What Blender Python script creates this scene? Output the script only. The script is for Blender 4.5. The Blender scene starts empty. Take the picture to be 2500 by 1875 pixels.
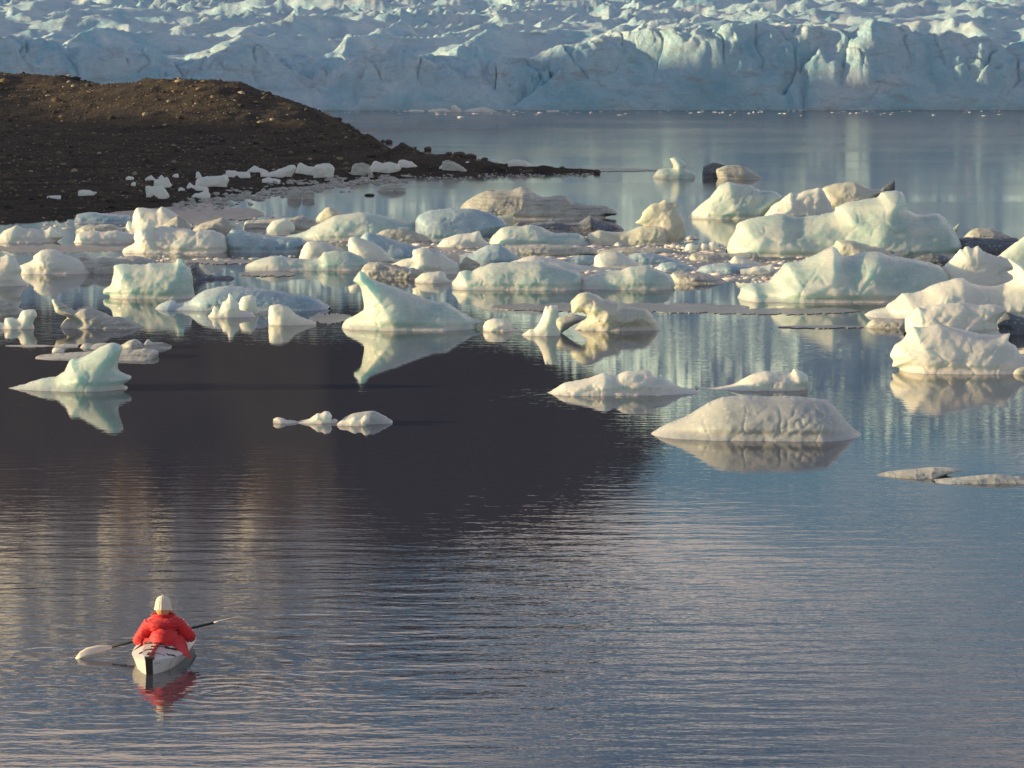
import bpy, bmesh, math, random
import numpy as np
from mathutils import Vector, Matrix, Euler

# ------------------------------------------------------------------ camera, sky, sun, exposure
S = bpy.context.scene
COL = S.collection
F = 8333.0          # focal length in photograph pixels (2500 px wide)
VH = 100.0          # row of the horizon in the photograph
H = 7.33            # eye height above the water, metres
PITCH = math.atan((937.5 - VH) / F)
cam_d = bpy.data.cameras.new('camera'); cam = bpy.data.objects.new('camera', cam_d); COL.objects.link(cam)
cam_d.sensor_width = 36.0; cam_d.lens = 36.0 * F / 2500.0
cam_d.clip_start = 0.5; cam_d.clip_end = 20000
cam.location = (0, 0, H); cam.rotation_euler = (math.pi / 2 - PITCH, 0, 0)
S.camera = cam

SUN_EL = math.radians(8.0)
SUN_AZ = math.radians(3.0)      # how far the sun stands behind the camera's left
sdir = Vector((-math.cos(SUN_AZ) * math.cos(SUN_EL), -math.sin(SUN_AZ) * math.cos(SUN_EL), math.sin(SUN_EL)))
sun_d = bpy.data.lights.new('sun', 'SUN'); sun = bpy.data.objects.new('sun', sun_d); COL.objects.link(sun)
sun_d.energy = 5.0; sun_d.angle = math.radians(0.6); sun_d.color = (1.0, 0.75, 0.39)
sun.rotation_euler = sdir.to_track_quat('Z', 'Y').to_euler(); sun.location = (-50, -50, 60)

W = bpy.data.worlds.new('World'); S.world = W; W.use_nodes = True
nt = W.node_tree; nt.nodes.clear()
def N(nt, typ, **kw):
    n = nt.nodes.new(typ)
    for k, v in kw.items():
        if k.startswith('i_'): n.inputs[k[2:].replace('_', ' ')].default_value = v
        else: setattr(n, k, v)
    return n
sky = N(nt, 'ShaderNodeTexSky', sky_type='NISHITA', sun_disc=False)
sky.sun_elevation = SUN_EL
sky.sun_rotation = math.atan2(sdir.x, sdir.y)
sky.air_density = 1.0; sky.dust_density = 0.2; sky.ozone_density = 3.8
bg = N(nt, 'ShaderNodeBackground'); bg.inputs['Strength'].default_value = 0.112
out = N(nt, 'ShaderNodeOutputWorld')
tc = N(nt, 'ShaderNodeTexCoord')
mp = N(nt, 'ShaderNodeMapping'); mp.inputs['Scale'].default_value = (2.6, 2.6, 11.0); mp.inputs['Location'].default_value = (3.1, 0.4, 1.7)
cn = N(nt, 'ShaderNodeTexNoise'); cn.inputs['Scale'].default_value = 1.6; cn.inputs['Detail'].default_value = 6; cn.inputs['Roughness'].default_value = 0.55
cr = N(nt, 'ShaderNodeValToRGB'); cr.color_ramp.elements[0].position = 0.50; cr.color_ramp.elements[1].position = 0.66
cr.color_ramp.elements[0].color = (0, 0, 0, 1); cr.color_ramp.elements[1].color = (1, 1, 1, 1)
cm = N(nt, 'ShaderNodeMix', data_type='RGBA'); cm.inputs['B'].default_value = (9.5, 7.6, 6.2, 1)
L = nt.links.new
L(tc.outputs['Generated'], mp.inputs['Vector']); L(mp.outputs[0], cn.inputs['Vector'])
sz_ = N(nt, 'ShaderNodeSeparateXYZ'); L(tc.outputs['Generated'], sz_.inputs[0])
el_ = N(nt, 'ShaderNodeMapRange'); L(sz_.outputs['Z'], el_.inputs['Value'])
for k_, x_ in zip(('From Min', 'From Max', 'To Min', 'To Max'), (0.14, 0.22, -0.07, 0.12)): el_.inputs[k_].default_value = x_
e2_ = N(nt, 'ShaderNodeMapRange'); L(sz_.outputs['Z'], e2_.inputs['Value'])
for k_, x_ in zip(('From Min', 'From Max', 'To Min', 'To Max'), (0.30, 0.50, 0.0, -0.16)): e2_.inputs[k_].default_value = x_
ad_ = N(nt, 'ShaderNodeMath', operation='ADD'); L(cn.outputs['Fac'], ad_.inputs[0]); L(el_.outputs[0], ad_.inputs[1])
a2_ = N(nt, 'ShaderNodeMath', operation='ADD'); L(ad_.outputs[0], a2_.inputs[0]); L(e2_.outputs[0], a2_.inputs[1]); L(a2_.outputs[0], cr.inputs[0])
L(cr.outputs[0], cm.inputs['Factor']); tn = N(nt, 'ShaderNodeMix', data_type='RGBA', blend_type='MULTIPLY'); tn.inputs['Factor'].default_value = 1.0
tn.inputs['B'].default_value = (1.05, 1.0, 0.97, 1); L(sky.outputs[0], tn.inputs['A']); L(tn.outputs['Result'], cm.inputs['A']); L(cm.outputs['Result'], bg.inputs['Color']); L(bg.outputs[0], out.inputs[0])

S.view_settings.view_transform = 'Standard'; S.view_settings.look = 'None'
S.view_settings.exposure = 0.50; S.view_settings.gamma = 1.0; S.view_settings.use_curve_mapping = False
S.render.engine = 'CYCLES'
S.cycles.max_bounces = 6; S.cycles.diffuse_bounces = 3; S.cycles.glossy_bounces = 3
S.cycles.transmission_bounces = 3; S.cycles.caustics_reflective = False; S.cycles.caustics_refractive = False
S.cycles.sample_clamp_indirect = 6.0

# ------------------------------------------------------------------ helpers: photograph pixels -> places
CP, SP = math.cos(PITCH), math.sin(PITCH)
def ray(u, v):
    x = (u - 1250) / F; w = -(v - 937.5) / F
    return np.array([x, CP + w * SP, -SP + w * CP])
def on_water(u, v, z=0.0):
    d = ray(u, v); t = (z - H) / d[2]
    return np.array([d[0] * t, d[1] * t, z])
def at_depth(u, v, y):
    d = ray(u, v); t = y / d[1]
    return np.array([d[0] * t, y, H + d[2] * t])

# ------------------------------------------------------------------ helpers: vectorised noise
def _hash(i, j, k):
    h = (i * 374761393 + j * 668265263 + k * 1274126177) & 0xffffffff
    h = ((h ^ (h >> 13)) * 1274126177) & 0xffffffff
    h = ((h ^ (h >> 16)) * 2246822519) & 0xffffffff
    return (h ^ (h >> 15)) & 0xffffffff
def noise2(x, y, seed=0):
    xi = np.floor(x).astype(np.int64); yi = np.floor(y).astype(np.int64)
    xf = x - xi; yf = y - yi
    u = xf ** 3 * (xf * (xf * 6 - 15) + 10); v = yf ** 3 * (yf * (yf * 6 - 15) + 10)
    def g(a, b, dx, dy):
        an = _hash(a, b, seed) / 4294967296.0 * 2 * np.pi
        return np.cos(an) * dx + np.sin(an) * dy
    n00 = g(xi, yi, xf, yf); n10 = g(xi + 1, yi, xf - 1, yf)
    n01 = g(xi, yi + 1, xf, yf - 1); n11 = g(xi + 1, yi + 1, xf - 1, yf - 1)
    return 1.5 * ((n00 * (1 - u) + n10 * u) * (1 - v) + (n01 * (1 - u) + n11 * u) * v)
def fbm(x, y, seed=0, octs=4, gain=0.5, lac=2.03):
    s = 0; a = 1; t = 0
    for o in range(octs):
        s = s + a * noise2(x * lac ** o, y * lac ** o, seed + o * 17); t += a; a *= gain
    return s / t
def ridged(x, y, seed=0, octs=4, gain=0.5, lac=2.1):
    s = 0; a = 1; t = 0
    for o in range(octs):
        n = 1 - np.abs(noise2(x * lac ** o, y * lac ** o, seed + o * 31)); s = s + a * n * n; t += a; a *= gain
    return s / t
def worley(x, y, seed=0):
    xi = np.floor(x).astype(np.int64); yi = np.floor(y).astype(np.int64)
    best = np.full(np.shape(x), 9.0)
    for a in (-1, 0, 1):
        for b in (-1, 0, 1):
            cx = xi + a; cy = yi + b
            px = cx + _hash(cx, cy, seed) / 4294967296.0; py = cy + _hash(cx, cy, seed + 77) / 4294967296.0
            best = np.minimum(best, np.hypot(x - px, y - py))
    return best
def crackdist(x, y, seed=0):
    xi = np.floor(x).astype(np.int64); yi = np.floor(y).astype(np.int64)
    f1 = np.full(np.shape(x), 9.0); f2 = np.full(np.shape(x), 9.0)
    for a in (-1, 0, 1):
        for b in (-1, 0, 1):
            cx = xi + a; cy = yi + b
            d = np.hypot(x - cx - _hash(cx, cy, seed) / 4294967296.0, y - cy - _hash(cx, cy, seed + 77) / 4294967296.0)
            f2 = np.where(d < f1, f1, np.minimum(f2, d)); f1 = np.minimum(f1, d)
    return f2 - f1
def sstep(a, b, x):
    t = np.clip((x - a) / (b - a), 0, 1); return t * t * (3 - 2 * t)

# ------------------------------------------------------------------ helpers: objects
def link_mesh(name, verts, faces, mat, parent=None, smooth=True):
    me = bpy.data.meshes.new(name)
    if isinstance(faces, np.ndarray):
        n = faces.shape[1]; v = np.asarray(verts, np.float32)
        me.vertices.add(len(v)); me.vertices.foreach_set('co', v.ravel())
        me.loops.add(faces.size); me.loops.foreach_set('vertex_index', faces.astype(np.int32).ravel())
        me.polygons.add(len(faces)); me.polygons.foreach_set('loop_start', np.arange(0, faces.size, n, dtype=np.int32))
        me.update(calc_edges=True)
    else:
        me.from_pydata([tuple(float(c) for c in p) for p in verts], [], faces); me.update()
    if smooth: me.polygons.foreach_set('use_smooth', np.ones(len(me.polygons), dtype=bool))
    if mat: me.materials.append(mat)
    o = bpy.data.objects.new(name, me); COL.objects.link(o)
    if parent: o.parent = parent
    return o
def tag(o, label=None, cat=None, group=None, kind=None):
    if label: o['label'] = label
    if cat: o['category'] = cat
    if group: o['group'] = group
    if kind: o['kind'] = kind
    return o
def empty(name, loc, rz=0):
    o = bpy.data.objects.new(name, None); COL.objects.link(o); o.location = loc; o.rotation_euler = (0, 0, rz)
    return o
def grid_faces(nr, nc):
    a = np.arange(nr * nc).reshape(nr, nc)
    return np.stack([a[:-1, :-1].ravel(), a[:-1, 1:].ravel(), a[1:, 1:].ravel(), a[1:, :-1].ravel()], 1)

# ------------------------------------------------------------------ materials
def new_mat(name):
    m = bpy.data.materials.new(name); m.use_nodes = True
    t = m.node_tree; b = t.nodes['Principled BSDF']; return m, t, b
def noise_node(t, vec, scale, detail=5, rough=0.55, dist=0.0):
    n = N(t, 'ShaderNodeTexNoise'); n.inputs['Scale'].default_value = scale; n.inputs['Detail'].default_value = detail
    n.inputs['Roughness'].default_value = rough; n.inputs['Distortion'].default_value = dist
    if vec is not None: t.links.new(vec, n.inputs['Vector'])
    return n
def ramp(t, fac, stops):
    r = N(t, 'ShaderNodeValToRGB'); e = r.color_ramp.elements
    while len(e) < len(stops): e.new(0.5)
    for k, (p, c) in enumerate(stops):
        e[k].position = p; e[k].color = (*c, 1)
    t.links.new(fac, r.inputs[0]); return r
def mapping(t, scale=(1, 1, 1), rot=(0, 0, 0), src='Object'):
    c = N(t, 'ShaderNodeTexCoord'); m = N(t, 'ShaderNodeMapping'); m.inputs['Scale'].default_value = scale; m.inputs['Rotation'].default_value = rot
    t.links.new(c.outputs[src], m.inputs['Vector']); return m.outputs[0]
def math_node(t, op, a, b=None, c=None):
    n = N(t, 'ShaderNodeMath', operation=op)
    for i, x in enumerate((a, b, c)):
        if x is None: continue
        if isinstance(x, (int, float)): n.inputs[i].default_value = x
        else: t.links.new(x, n.inputs[i])
    return n.outputs[0]
def ice_mat(name, c_a, c_b, c_dirt, dirt=(0.62, 0.8), sss=0.85, rad=(0.10, 0.22, 0.26), scale=0.8, rough=(0.18, 0.5), bump=0.02):
    m, t, b = new_mat(name); lk = t.links.new
    v = mapping(t, (1, 1, 1)); vs = mapping(t, (0.6, 0.6, 5.0), (0.0, 0.32, 0.0))
    n1 = noise_node(t, v, 0.9, 4, 0.5, 0.4); n2 = noise_node(t, vs, 2.2, 7, 0.62, 0.8); n3 = noise_node(t, v, 11.0, 6, 0.65)
    r1 = ramp(t, n1.outputs['Fac'], [(0.36, c_a), (0.66, c_b)])
    r2 = ramp(t, n2.outputs['Fac'], [(dirt[0], (0, 0, 0)), (dirt[1], (1, 1, 1))])
    mx = N(t, 'ShaderNodeMix', data_type='RGBA'); mx.inputs['B'].default_value = (*c_dirt, 1)
    lk(r2.outputs[0], mx.inputs['Factor']); lk(r1.outputs[0], mx.inputs['A'])
    # frosty specks
    r3 = ramp(t, n3.outputs['Fac'], [(0.56, (0, 0, 0)), (0.70, (0.7, 0.7, 0.7))])
    m2 = N(t, 'ShaderNodeMix', data_type='RGBA'); m2.inputs['B'].default_value = (0.84, 0.86, 0.81, 1)
    lk(r3.outputs[0], m2.inputs['Factor']); lk(mx.outputs['Result'], m2.inputs['A'])
    lk(m2.outputs['Result'], b.inputs['Base Color'])
    mr = N(t, 'ShaderNodeMapRange'); mr.inputs['To Min'].default_value = rough[0]; mr.inputs['To Max'].default_value = rough[1]
    mr.inputs['From Min'].default_value = 0.3; mr.inputs['From Max'].default_value = 0.7
    lk(n2.outputs['Fac'], mr.inputs['Value']); lk(mr.outputs[0], b.inputs['Roughness'])
    b.inputs['Subsurface Weight'].default_value = sss; b.inputs['Subsurface Radius'].default_value = rad
    b.inputs['Subsurface Scale'].default_value = scale; b.inputs['IOR'].default_value = 1.31
    n4 = noise_node(t, v, 3.0, 9, 0.68, 0.3)
    bp = N(t, 'ShaderNodeBump'); bp.inputs['Distance'].default_value = bump * 4; bp.inputs['Strength'].default_value = 0.4
    lk(n4.outputs['Fac'], bp.inputs['Height'])
    vo = N(t, 'ShaderNodeTexVoronoi'); vo.inputs['Scale'].default_value = 7.0; lk(v, vo.inputs['Vector'])
    b2 = N(t, 'ShaderNodeBump'); b2.inputs['Distance'].default_value = bump * 1.2; b2.inputs['Strength'].default_value = 0.25
    lk(vo.outputs['Distance'], b2.inputs['Height']); lk(bp.outputs[0], b2.inputs['Normal']); lk(b2.outputs[0], b.inputs['Normal'])
    return m
MI = {
 'w': ice_mat('white_ice', (0.82, 0.82, 0.75), (0.68, 0.74, 0.69), (0.58, 0.58, 0.50), rad=(0.16, 0.30, 0.32), scale=1.0),
 'a': ice_mat('aqua_ice', (0.70, 0.76, 0.70), (0.45, 0.61, 0.58), (0.56, 0.57, 0.47), rad=(0.20, 0.50, 0.50), scale=1.0, rough=(0.1, 0.4)),
 'g': ice_mat('grey_frosted_ice', (0.56, 0.58, 0.56), (0.44, 0.49, 0.49), (0.40, 0.39, 0.35), rad=(0.12, 0.2, 0.22), rough=(0.25, 0.5), bump=0.007),
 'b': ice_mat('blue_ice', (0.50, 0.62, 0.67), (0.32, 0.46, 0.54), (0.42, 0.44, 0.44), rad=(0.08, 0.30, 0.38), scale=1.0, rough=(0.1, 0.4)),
 'y': ice_mat('amber_ice', (0.70, 0.70, 0.60), (0.55, 0.58, 0.49), (0.42, 0.38, 0.29), rad=(0.2, 0.3, 0.16), scale=0.9, rough=(0.1, 0.4)),
 'd': ice_mat('silty_ice', (0.60, 0.61, 0.55), (0.42, 0.44, 0.41), (0.22, 0.20, 0.15), dirt=(0.5, 0.72), sss=0.7, rough=(0.3, 0.7), bump=0.03),
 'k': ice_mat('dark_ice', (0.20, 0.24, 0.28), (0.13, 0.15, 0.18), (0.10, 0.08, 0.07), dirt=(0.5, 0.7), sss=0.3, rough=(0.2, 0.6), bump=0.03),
}
def plain(name, col, rough=0.5, bump=0, bscale=20, spec=0.5, sheen=0, sss=0, var=0.0):
    m, t, b = new_mat(name); b.inputs['Base Color'].default_value = (*col, 1); b.inputs['Roughness'].default_value = rough
    b.inputs['Specular IOR Level'].default_value = spec; b.inputs['Sheen Weight'].default_value = sheen
    if sss:
        b.inputs['Subsurface Weight'].default_value = sss; b.inputs['Subsurface Radius'].default_value = (0.02, 0.01, 0.006)
    n = noise_node(t, mapping(t), bscale, 6, 0.6)
    if var:
        r = ramp(t, n.outputs['Fac'], [(0.3, tuple(c * (1 - var) for c in col)), (0.7, tuple(min(1, c * (1 + var)) for c in col))])
        t.links.new(r.outputs[0], b.inputs['Base Color'])
    if bump:
        bp = N(t, 'ShaderNodeBump'); bp.inputs['Distance'].default_value = bump; t.links.new(n.outputs['Fac'], bp.inputs['Height'])
        t.links.new(bp.outputs[0], b.inputs['Normal'])
    return m
# ------------------------------------------------------------------ the setting: lagoon water
def water_mat():
    m, t, b = new_mat('lagoon_water'); lk = t.links.new
    b.inputs['Base Color'].default_value = (0.068, 0.070, 0.092, 1); b.inputs['IOR'].default_value = 1.333
    geo = N(t, 'ShaderNodeNewGeometry'); sx = N(t, 'ShaderNodeSeparateXYZ'); lk(geo.outputs['Position'], sx.inputs[0])
    def mr(val, a, b_, c, d, smooth=True):
        n = N(t, 'ShaderNodeMapRange'); n.interpolation_type = 'SMOOTHSTEP' if smooth else 'LINEAR'
        for k, x in zip(('From Min', 'From Max', 'To Min', 'To Max'), (a, b_, c, d)): n.inputs[k].default_value = x
        lk(val, n.inputs['Value']); return n.outputs[0]
    def vmap(scale, rz=0.0):
        mm = N(t, 'ShaderNodeMapping'); mm.inputs['Scale'].default_value = scale; mm.inputs['Rotation'].default_value = (0, 0, rz)
        lk(geo.outputs['Position'], mm.inputs['Vector']); return mm.outputs[0]
    # calm middle, livelier foreground
    near = mr(sx.outputs['Y'], 40, 60, 1.0, 0.0)
    patch = noise_node(t, vmap((0.05, 0.02, 1)), 1.0, 3, 0.5)
    pt = mr(patch.outputs['Fac'], 0.38, 0.60, 0.22, 1.15)
    # long crests
    n1 = noise_node(t, vmap((0.6, 1.9, 1), 0.10), 1.0, 2, 0.4, 0.2)
    n2 = noise_node(t, vmap((2.3, 5.2, 1), -0.06), 1.0, 3, 0.5, 0.2)
    n3 = noise_node(t, vmap((5.0, 13.0, 1)), 1.0, 2, 0.5)
    wv = N(t, 'ShaderNodeTexWave', wave_type='BANDS', bands_direction='Y', wave_profile='SIN')
    lk(vmap((0.055, 1.0, 1), -0.18), wv.inputs['Vector']); wv.inputs['Scale'].default_value = 0.58; wv.inputs['Distortion'].default_value = 2.2
    wv.inputs['Detail'].default_value = 1; wv.inputs['Detail Scale'].default_value = 0.7
    right = mr(sx.outputs['X'], -2, 3, 0.15, 1.0)
    a1 = math_node(t, 'MULTIPLY', n1.outputs['Fac'], 0.019)
    a2 = math_node(t, 'MULTIPLY', n2.outputs['Fac'], 0.0075)
    a3 = math_node(t, 'MULTIPLY', n3.outputs['Fac'], 0.0018)
    a4 = math_node(t, 'MULTIPLY', math_node(t, 'MULTIPLY', wv.outputs['Fac'], right), 0.0020)
    hs = math_node(t, 'ADD', math_node(t, 'ADD', a1, a2), math_node(t, 'ADD', a3, a4))
    hs = math_node(t, 'MULTIPLY', math_node(t, 'MULTIPLY', hs, near), pt)
    kx = math_node(t, 'SUBTRACT', sx.outputs['X'], -4.1); ky = math_node(t, 'MULTIPLY', math_node(t, 'SUBTRACT', sx.outputs['Y'], 38.6), 0.42)
    kr_ = math_node(t, 'ADD', math_node(t, 'MULTIPLY', kx, kx), math_node(t, 'MULTIPLY', ky, ky))
    slick = math_node(t, 'SUBTRACT', 1.0, math_node(t, 'MULTIPLY', math_node(t, 'EXPONENT', math_node(t, 'MULTIPLY', kr_, -1.4)), 0.6))
    hs = math_node(t, 'MULTIPLY', math_node(t, 'MULTIPLY', hs, slick), mr(sx.outputs['X'], -1.0, 3.0, 1.0, 0.62))
    # rings spreading from the kayak's stern and from the paddle drips
    def rings(cx, cy, k, amp, decay, r0):
        dx = math_node(t, 'SUBTRACT', sx.outputs['X'], cx); dy = math_node(t, 'SUBTRACT', sx.outputs['Y'], cy)
        r = math_node(t, 'SQRT', math_node(t, 'ADD', math_node(t, 'MULTIPLY', dx, dx), math_node(t, 'MULTIPLY', dy, dy)))
        s = math_node(t, 'SINE', math_node(t, 'ADD', math_node(t, 'MULTIPLY', r, k), math_node(t, 'MULTIPLY', n2.outputs['Fac'], 9.0)))
        e = math_node(t, 'EXPONENT', math_node(t, 'MULTIPLY', math_node(t, 'ABSOLUTE', math_node(t, 'SUBTRACT', r, r0)), -decay))
        return math_node(t, 'MULTIPLY', math_node(t, 'MULTIPLY', s, e), amp)
    hs = math_node(t, 'ADD', hs, rings(-3.2, 38.1, 26.0, 0.0008, 1.3, 0.4))
    hs = math_node(t, 'ADD', hs, rings(-4.2, 39.6, 17.0, 0.0005, 0.8, 1.4))
    # middle and far water: fine wind ripples in bands
    n5 = noise_node(t, vmap((1.3, 3.6, 1)), 1.0, 3, 0.55)
    band = noise_node(t, vmap((0.016, 0.055, 1)), 1.0, 3, 0.5, 0.4)
    bd = mr(band.outputs['Fac'], 0.42, 0.62, 0.25, 1.0)
    mid = math_node(t, 'MULTIPLY', math_node(t, 'MULTIPLY', n5.outputs['Fac'], 0.0030), bd)
    fade = mr(sx.outputs['Y'], 60, 260, 1.0, 0.7)
    hs = math_node(t, 'ADD', hs, math_node(t, 'MULTIPLY', mid, fade))
    bp = N(t, 'ShaderNodeBump'); bp.inputs['Distance'].default_value = 1.0; bp.inputs['Strength'].default_value = 1.0
    lk(hs, bp.inputs['Height']); lk(bp.outputs[0], b.inputs['Normal'])
    rg = mr(sx.outputs['Y'], 60, 300, 0.012, 0.13)
    rg2 = math_node(t, 'ADD', rg, math_node(t, 'MULTIPLY', mr(band.outputs['Fac'], 0.40, 0.66, 0.0, 0.05), mr(sx.outputs['Y'], 80, 150, 0.0, 1.0)))
    lk(rg2, b.inputs['Roughness'])
    return m
M_WATER = water_mat()
wat = link_mesh('water', [(-7000, -1500, 0), (7000, -1500, 0), (7000, 9000, 0), (-7000, 9000, 0)], [(0, 1, 2, 3)], M_WATER, smooth=False)
tag(wat, kind='structure')
bed = link_mesh('lake_bed', [(-7000, -1500, -14), (7000, -1500, -14), (7000, 9000, -14), (-7000, 9000, -14)], [(0, 1, 2, 3)], plain('lake_bed_silt', (0.12, 0.11, 0.10), 0.9), smooth=False)
tag(bed, kind='structure')

# ------------------------------------------------------------------ the setting: glacier tongue and icefall
def glacier_mat():
    m, t, b = new_mat('glacier_ice'); lk = t.links.new
    v = mapping(t); vd = mapping(t, (0.5, 0.5, 2.0), (0.0, 0.55, 0.0))
    n1 = noise_node(t, v, 0.16, 6, 0.6, 0.6)
    n2 = noise_node(t, vd, 0.55, 9, 0.66, 1.2)
    n3 = noise_node(t, v, 2.4, 8, 0.7)
    n4 = noise_node(t, v, 0.035, 5, 0.6)
    r1 = ramp(t, n1.outputs['Fac'], [(0.30, (0.70, 0.82, 0.88)), (0.52, (0.50, 0.73, 0.84)), (0.72, (0.29, 0.60, 0.75))])
    r2 = ramp(t, n2.outputs['Fac'], [(0.53, (0, 0, 0)), (0.74, (0.75, 0.75, 0.75))])
    mx = N(t, 'ShaderNodeMix', data_type='RGBA'); mx.inputs['B'].default_value = (0.44, 0.41, 0.38, 1)
    lk(r2.outputs[0], mx.inputs['Factor']); lk(r1.outputs[0], mx.inputs['A'])
    r3 = ramp(t, n3.outputs['Fac'], [(0.54, (0, 0, 0)), (0.78, (0.5, 0.5, 0.5))])
    m2 = N(t, 'ShaderNodeMix', data_type='RGBA'); m2.inputs['B'].default_value = (0.34, 0.36, 0.38, 1)
    lk(r3.outputs[0], m2.inputs['Factor']); lk(mx.outputs['Result'], m2.inputs['A'])
    lk(m2.outputs['Result'], b.inputs['Base Color'])
    b.inputs['Roughness'].default_value = 0.55; b.inputs['IOR'].default_value = 1.31
    b.inputs['Subsurface Weight'].default_value = 0.4; b.inputs['Subsurface Radius'].default_value = (0.25, 0.7, 0.9); b.inputs['Subsurface Scale'].default_value = 1.0
    n5 = noise_node(t, v, 0.9, 12, 0.7, 0.5)
    bp = N(t, 'ShaderNodeBump'); bp.inputs['Distance'].default_value = 0.8; bp.inputs['Strength'].default_value = 0.8
    lk(n5.outputs['Fac'], bp.inputs['Height']); lk(bp.outputs[0], b.inputs['Normal'])
    return m
M_GLAC = glacier_mat()
crest = np.array([(-700, 110), (0, 96), (60, 100), (110, 94), (180, 112), (244, 118), (305, 98), (360, 116), (447, 158), (517, 140), (582, 122), (625, 122), (692, 150),
  (740, 172), (765, 178), (822, 142), (870, 138), (925, 122), (950, 112), (985, 130), (1003, 126), (1090, 140), (1182, 160), (1227, 142), (1290, 146), (1341, 128), (1398, 112),
  (1431, 98), (1490, 82), (1549, 66), (1581, 54), (1700, 53), (1755, 61), (1877, 55), (1917, 60), (1974, 42), (2039, 57), (2076, 70), (2129, 54), (2218, 73), (2300, 82), (2373, 90), (2450, 100), (2560, 92), (3300, 90)])
def glacier_h(X, Y):
    u = 1250 + X * F / Y
    yf = 363 + 2.2 * noise2(X / 23 + 3, X * 0 + .5, 5) + 1.0 * noise2(X / 7, X * 0 + 9.5, 6)
    d = Y - yf + 1.6 * fbm(X / 4.0, Y / 4.0, 21, 3) * sstep(0, 3, Y - yf)
    vt = np.interp(u, crest[:, 0], crest[:, 1])
    yc = 376.0
    hc = H - (vt - VH) * yc / F
    wdt = 7.0 + 3.0 * noise2(X / 9.0 + 4, X * 0, 8)
    # wall: steep foot leaning back into the crest, cut by slanting ribs
    s = np.clip(d / wdt, 0, 1)
    wall = hc * (1 - (1 - s) ** 1.9)
    sl = X + 0.9 * d
    rib = ridged(sl / 7.0, d / 16.0 + 3, 31, 4) - 0.55
    chunk = worley(X / 4.2 + 0.25 * noise2(X / 3, d / 3, 4), d / 3.6 + X * 0.10, 14)
    chunk2 = worley(X / 1.7, d / 1.8, 15)
    wall = wall + s ** 0.6 * (1.5 * rib + 1.7 * (chunk - 0.5) + 0.35 * (chunk2 - 0.5))
    cr1 = crackdist((X + 0.5 * d) / 5.5 + 0.35 * noise2(X / 2.5, d / 2.5, 41), d / 8.0 + 0.3 * noise2(X / 3, d / 2, 42), 43)
    cr2 = crackdist((X - 0.3 * d) / 2.2 + 0.3 * noise2(X, d, 44), d / 2.6, 45)
    wall = wall - sstep(0.15, 0.5, s) * (0.7 * np.exp(-(cr1 / 0.06) ** 2) + 0.15 * np.exp(-(cr2 / 0.07) ** 2))
    # the surface behind the crest: hummocks climbing away
    base = np.interp(Y, [360, 380, 420, 500, 600, 800, 1000, 1300, 1700, 2100, 2600, 3200, 3800], [6.0, 6.0, 6.6, 8.4, 10.6, 15.4, 20.0, 28, 46, 84, 150, 225, 262])
    base = base * (1 + sstep(1300, 3000, Y) * 0.55 * sstep(-80, 220, X * 3500 / Y))
    lean = sstep(0, 110, X - 5) * np.interp(Y, [360, 420, 600, 900, 1300], [2.6, 2.4, 2.2, 1.5, 0])
    hx = X / 22.0 + 0.5 * noise2(X / 30, Y / 40, 2); hy = Y / 34.0 - X / 60
    hum = (ridged(hx, hy, 51, 3, 0.34) - 0.5) * 5.2 + 1.9 * noise2(X / 31, Y / 34, 52) + 0.45 * fbm(X / 3.6, Y / 5, 53, 3)
    far = sstep(900, 1900, Y)
    hum = hum * (1 + 0.6 * sstep(450, 900, Y))
    big = (ridged(X / 110 + 0.6 * noise2(X / 90, Y / 120, 3), Y / 120, 61, 4, 0.42) - 0.5) * 60 + 8 * (ridged(X / 30, Y / 50, 62, 3) - .5)
    back = base + lean + hum + big * far * 0.8
    b = sstep(0.0, 1.0, (d - wdt * 0.8) / 16.0)
    z = wall * (1 - b) + back * b
    # dip just behind the crest
    z = z - 1.4 * np.exp(-((d - wdt - 7) / 4.5) ** 2) * (0.6 + 0.6 * noise2(X / 11, X * 0 + 2, 70))
    # cracks in the face, where the photograph shows them
    for (u0, v0, u1, v1, dep, wd) in [(1253, 232, 1345, 165, 1.6, .5), (1901, 212, 1935, 150, 1.8, .4), (1935, 150, 1980, 105, 1.6, .6), (2042, 190, 2055, 120, 1.2, .35), (1952, 245, 1955, 175, 1.2, .3),
                                  (2367, 180, 2420, 110, 1.0, .3), (2100, 245, 2120, 200, 1.0, .5), (1180, 160, 1250, 232, 1.0, .6), (2440, 215, 2490, 175, .9, .4), (868, 262, 885, 165, 1.0, .5)]:
        X0, X1 = (u0 - 1250) * 368 / F, (u1 - 1250) * 368 / F
        Z0, Z1 = H - (v0 - VH) * 368 / F, H - (v1 - VH) * 368 / F
        px = X - X0 + 0.25 * noise2(X * 1.3, z * 1.3, 90); pz = z - Z0; L2 = (X1 - X0) ** 2 + (Z1 - Z0) ** 2
        tt = np.clip((px * (X1 - X0) + pz * (Z1 - Z0)) / L2, 0, 1)
        dd = np.hypot(px - tt * (X1 - X0), pz - tt * (Z1 - Z0))
        z = z - dep * np.exp(-(dd / wd) ** 2) * (d < 22) * (d > 0)
    z = np.where(d < 0, -1.2 + d * 0.8, np.maximum(z, 0.25 * np.clip(d * 4, 0, 1)))
    foot = sstep(-0.4, 0.5, d)
    return np.where(d < 0.5, np.minimum(z, 9) * foot - 1.3 * (1 - foot), z)
nc, nr = 1150, 620
tcol = np.linspace(-1, 1, nc); tcol = 0.155 * (tcol * 0.62 + 0.38 * 2.1 * tcol ** 3) / (0.62 * .8 + .38 * 2.1 * .51)
rows = np.concatenate([360.5 + np.linspace(0, 1, 170) * 16, 376.5 + np.linspace(0.004, 1, 450) ** 2.1 * 3300])
XX = tcol[None, :] * rows[:, None]; YY = np.repeat(rows[:, None], nc, 1)
ZZ = glacier_h(XX, YY)
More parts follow.
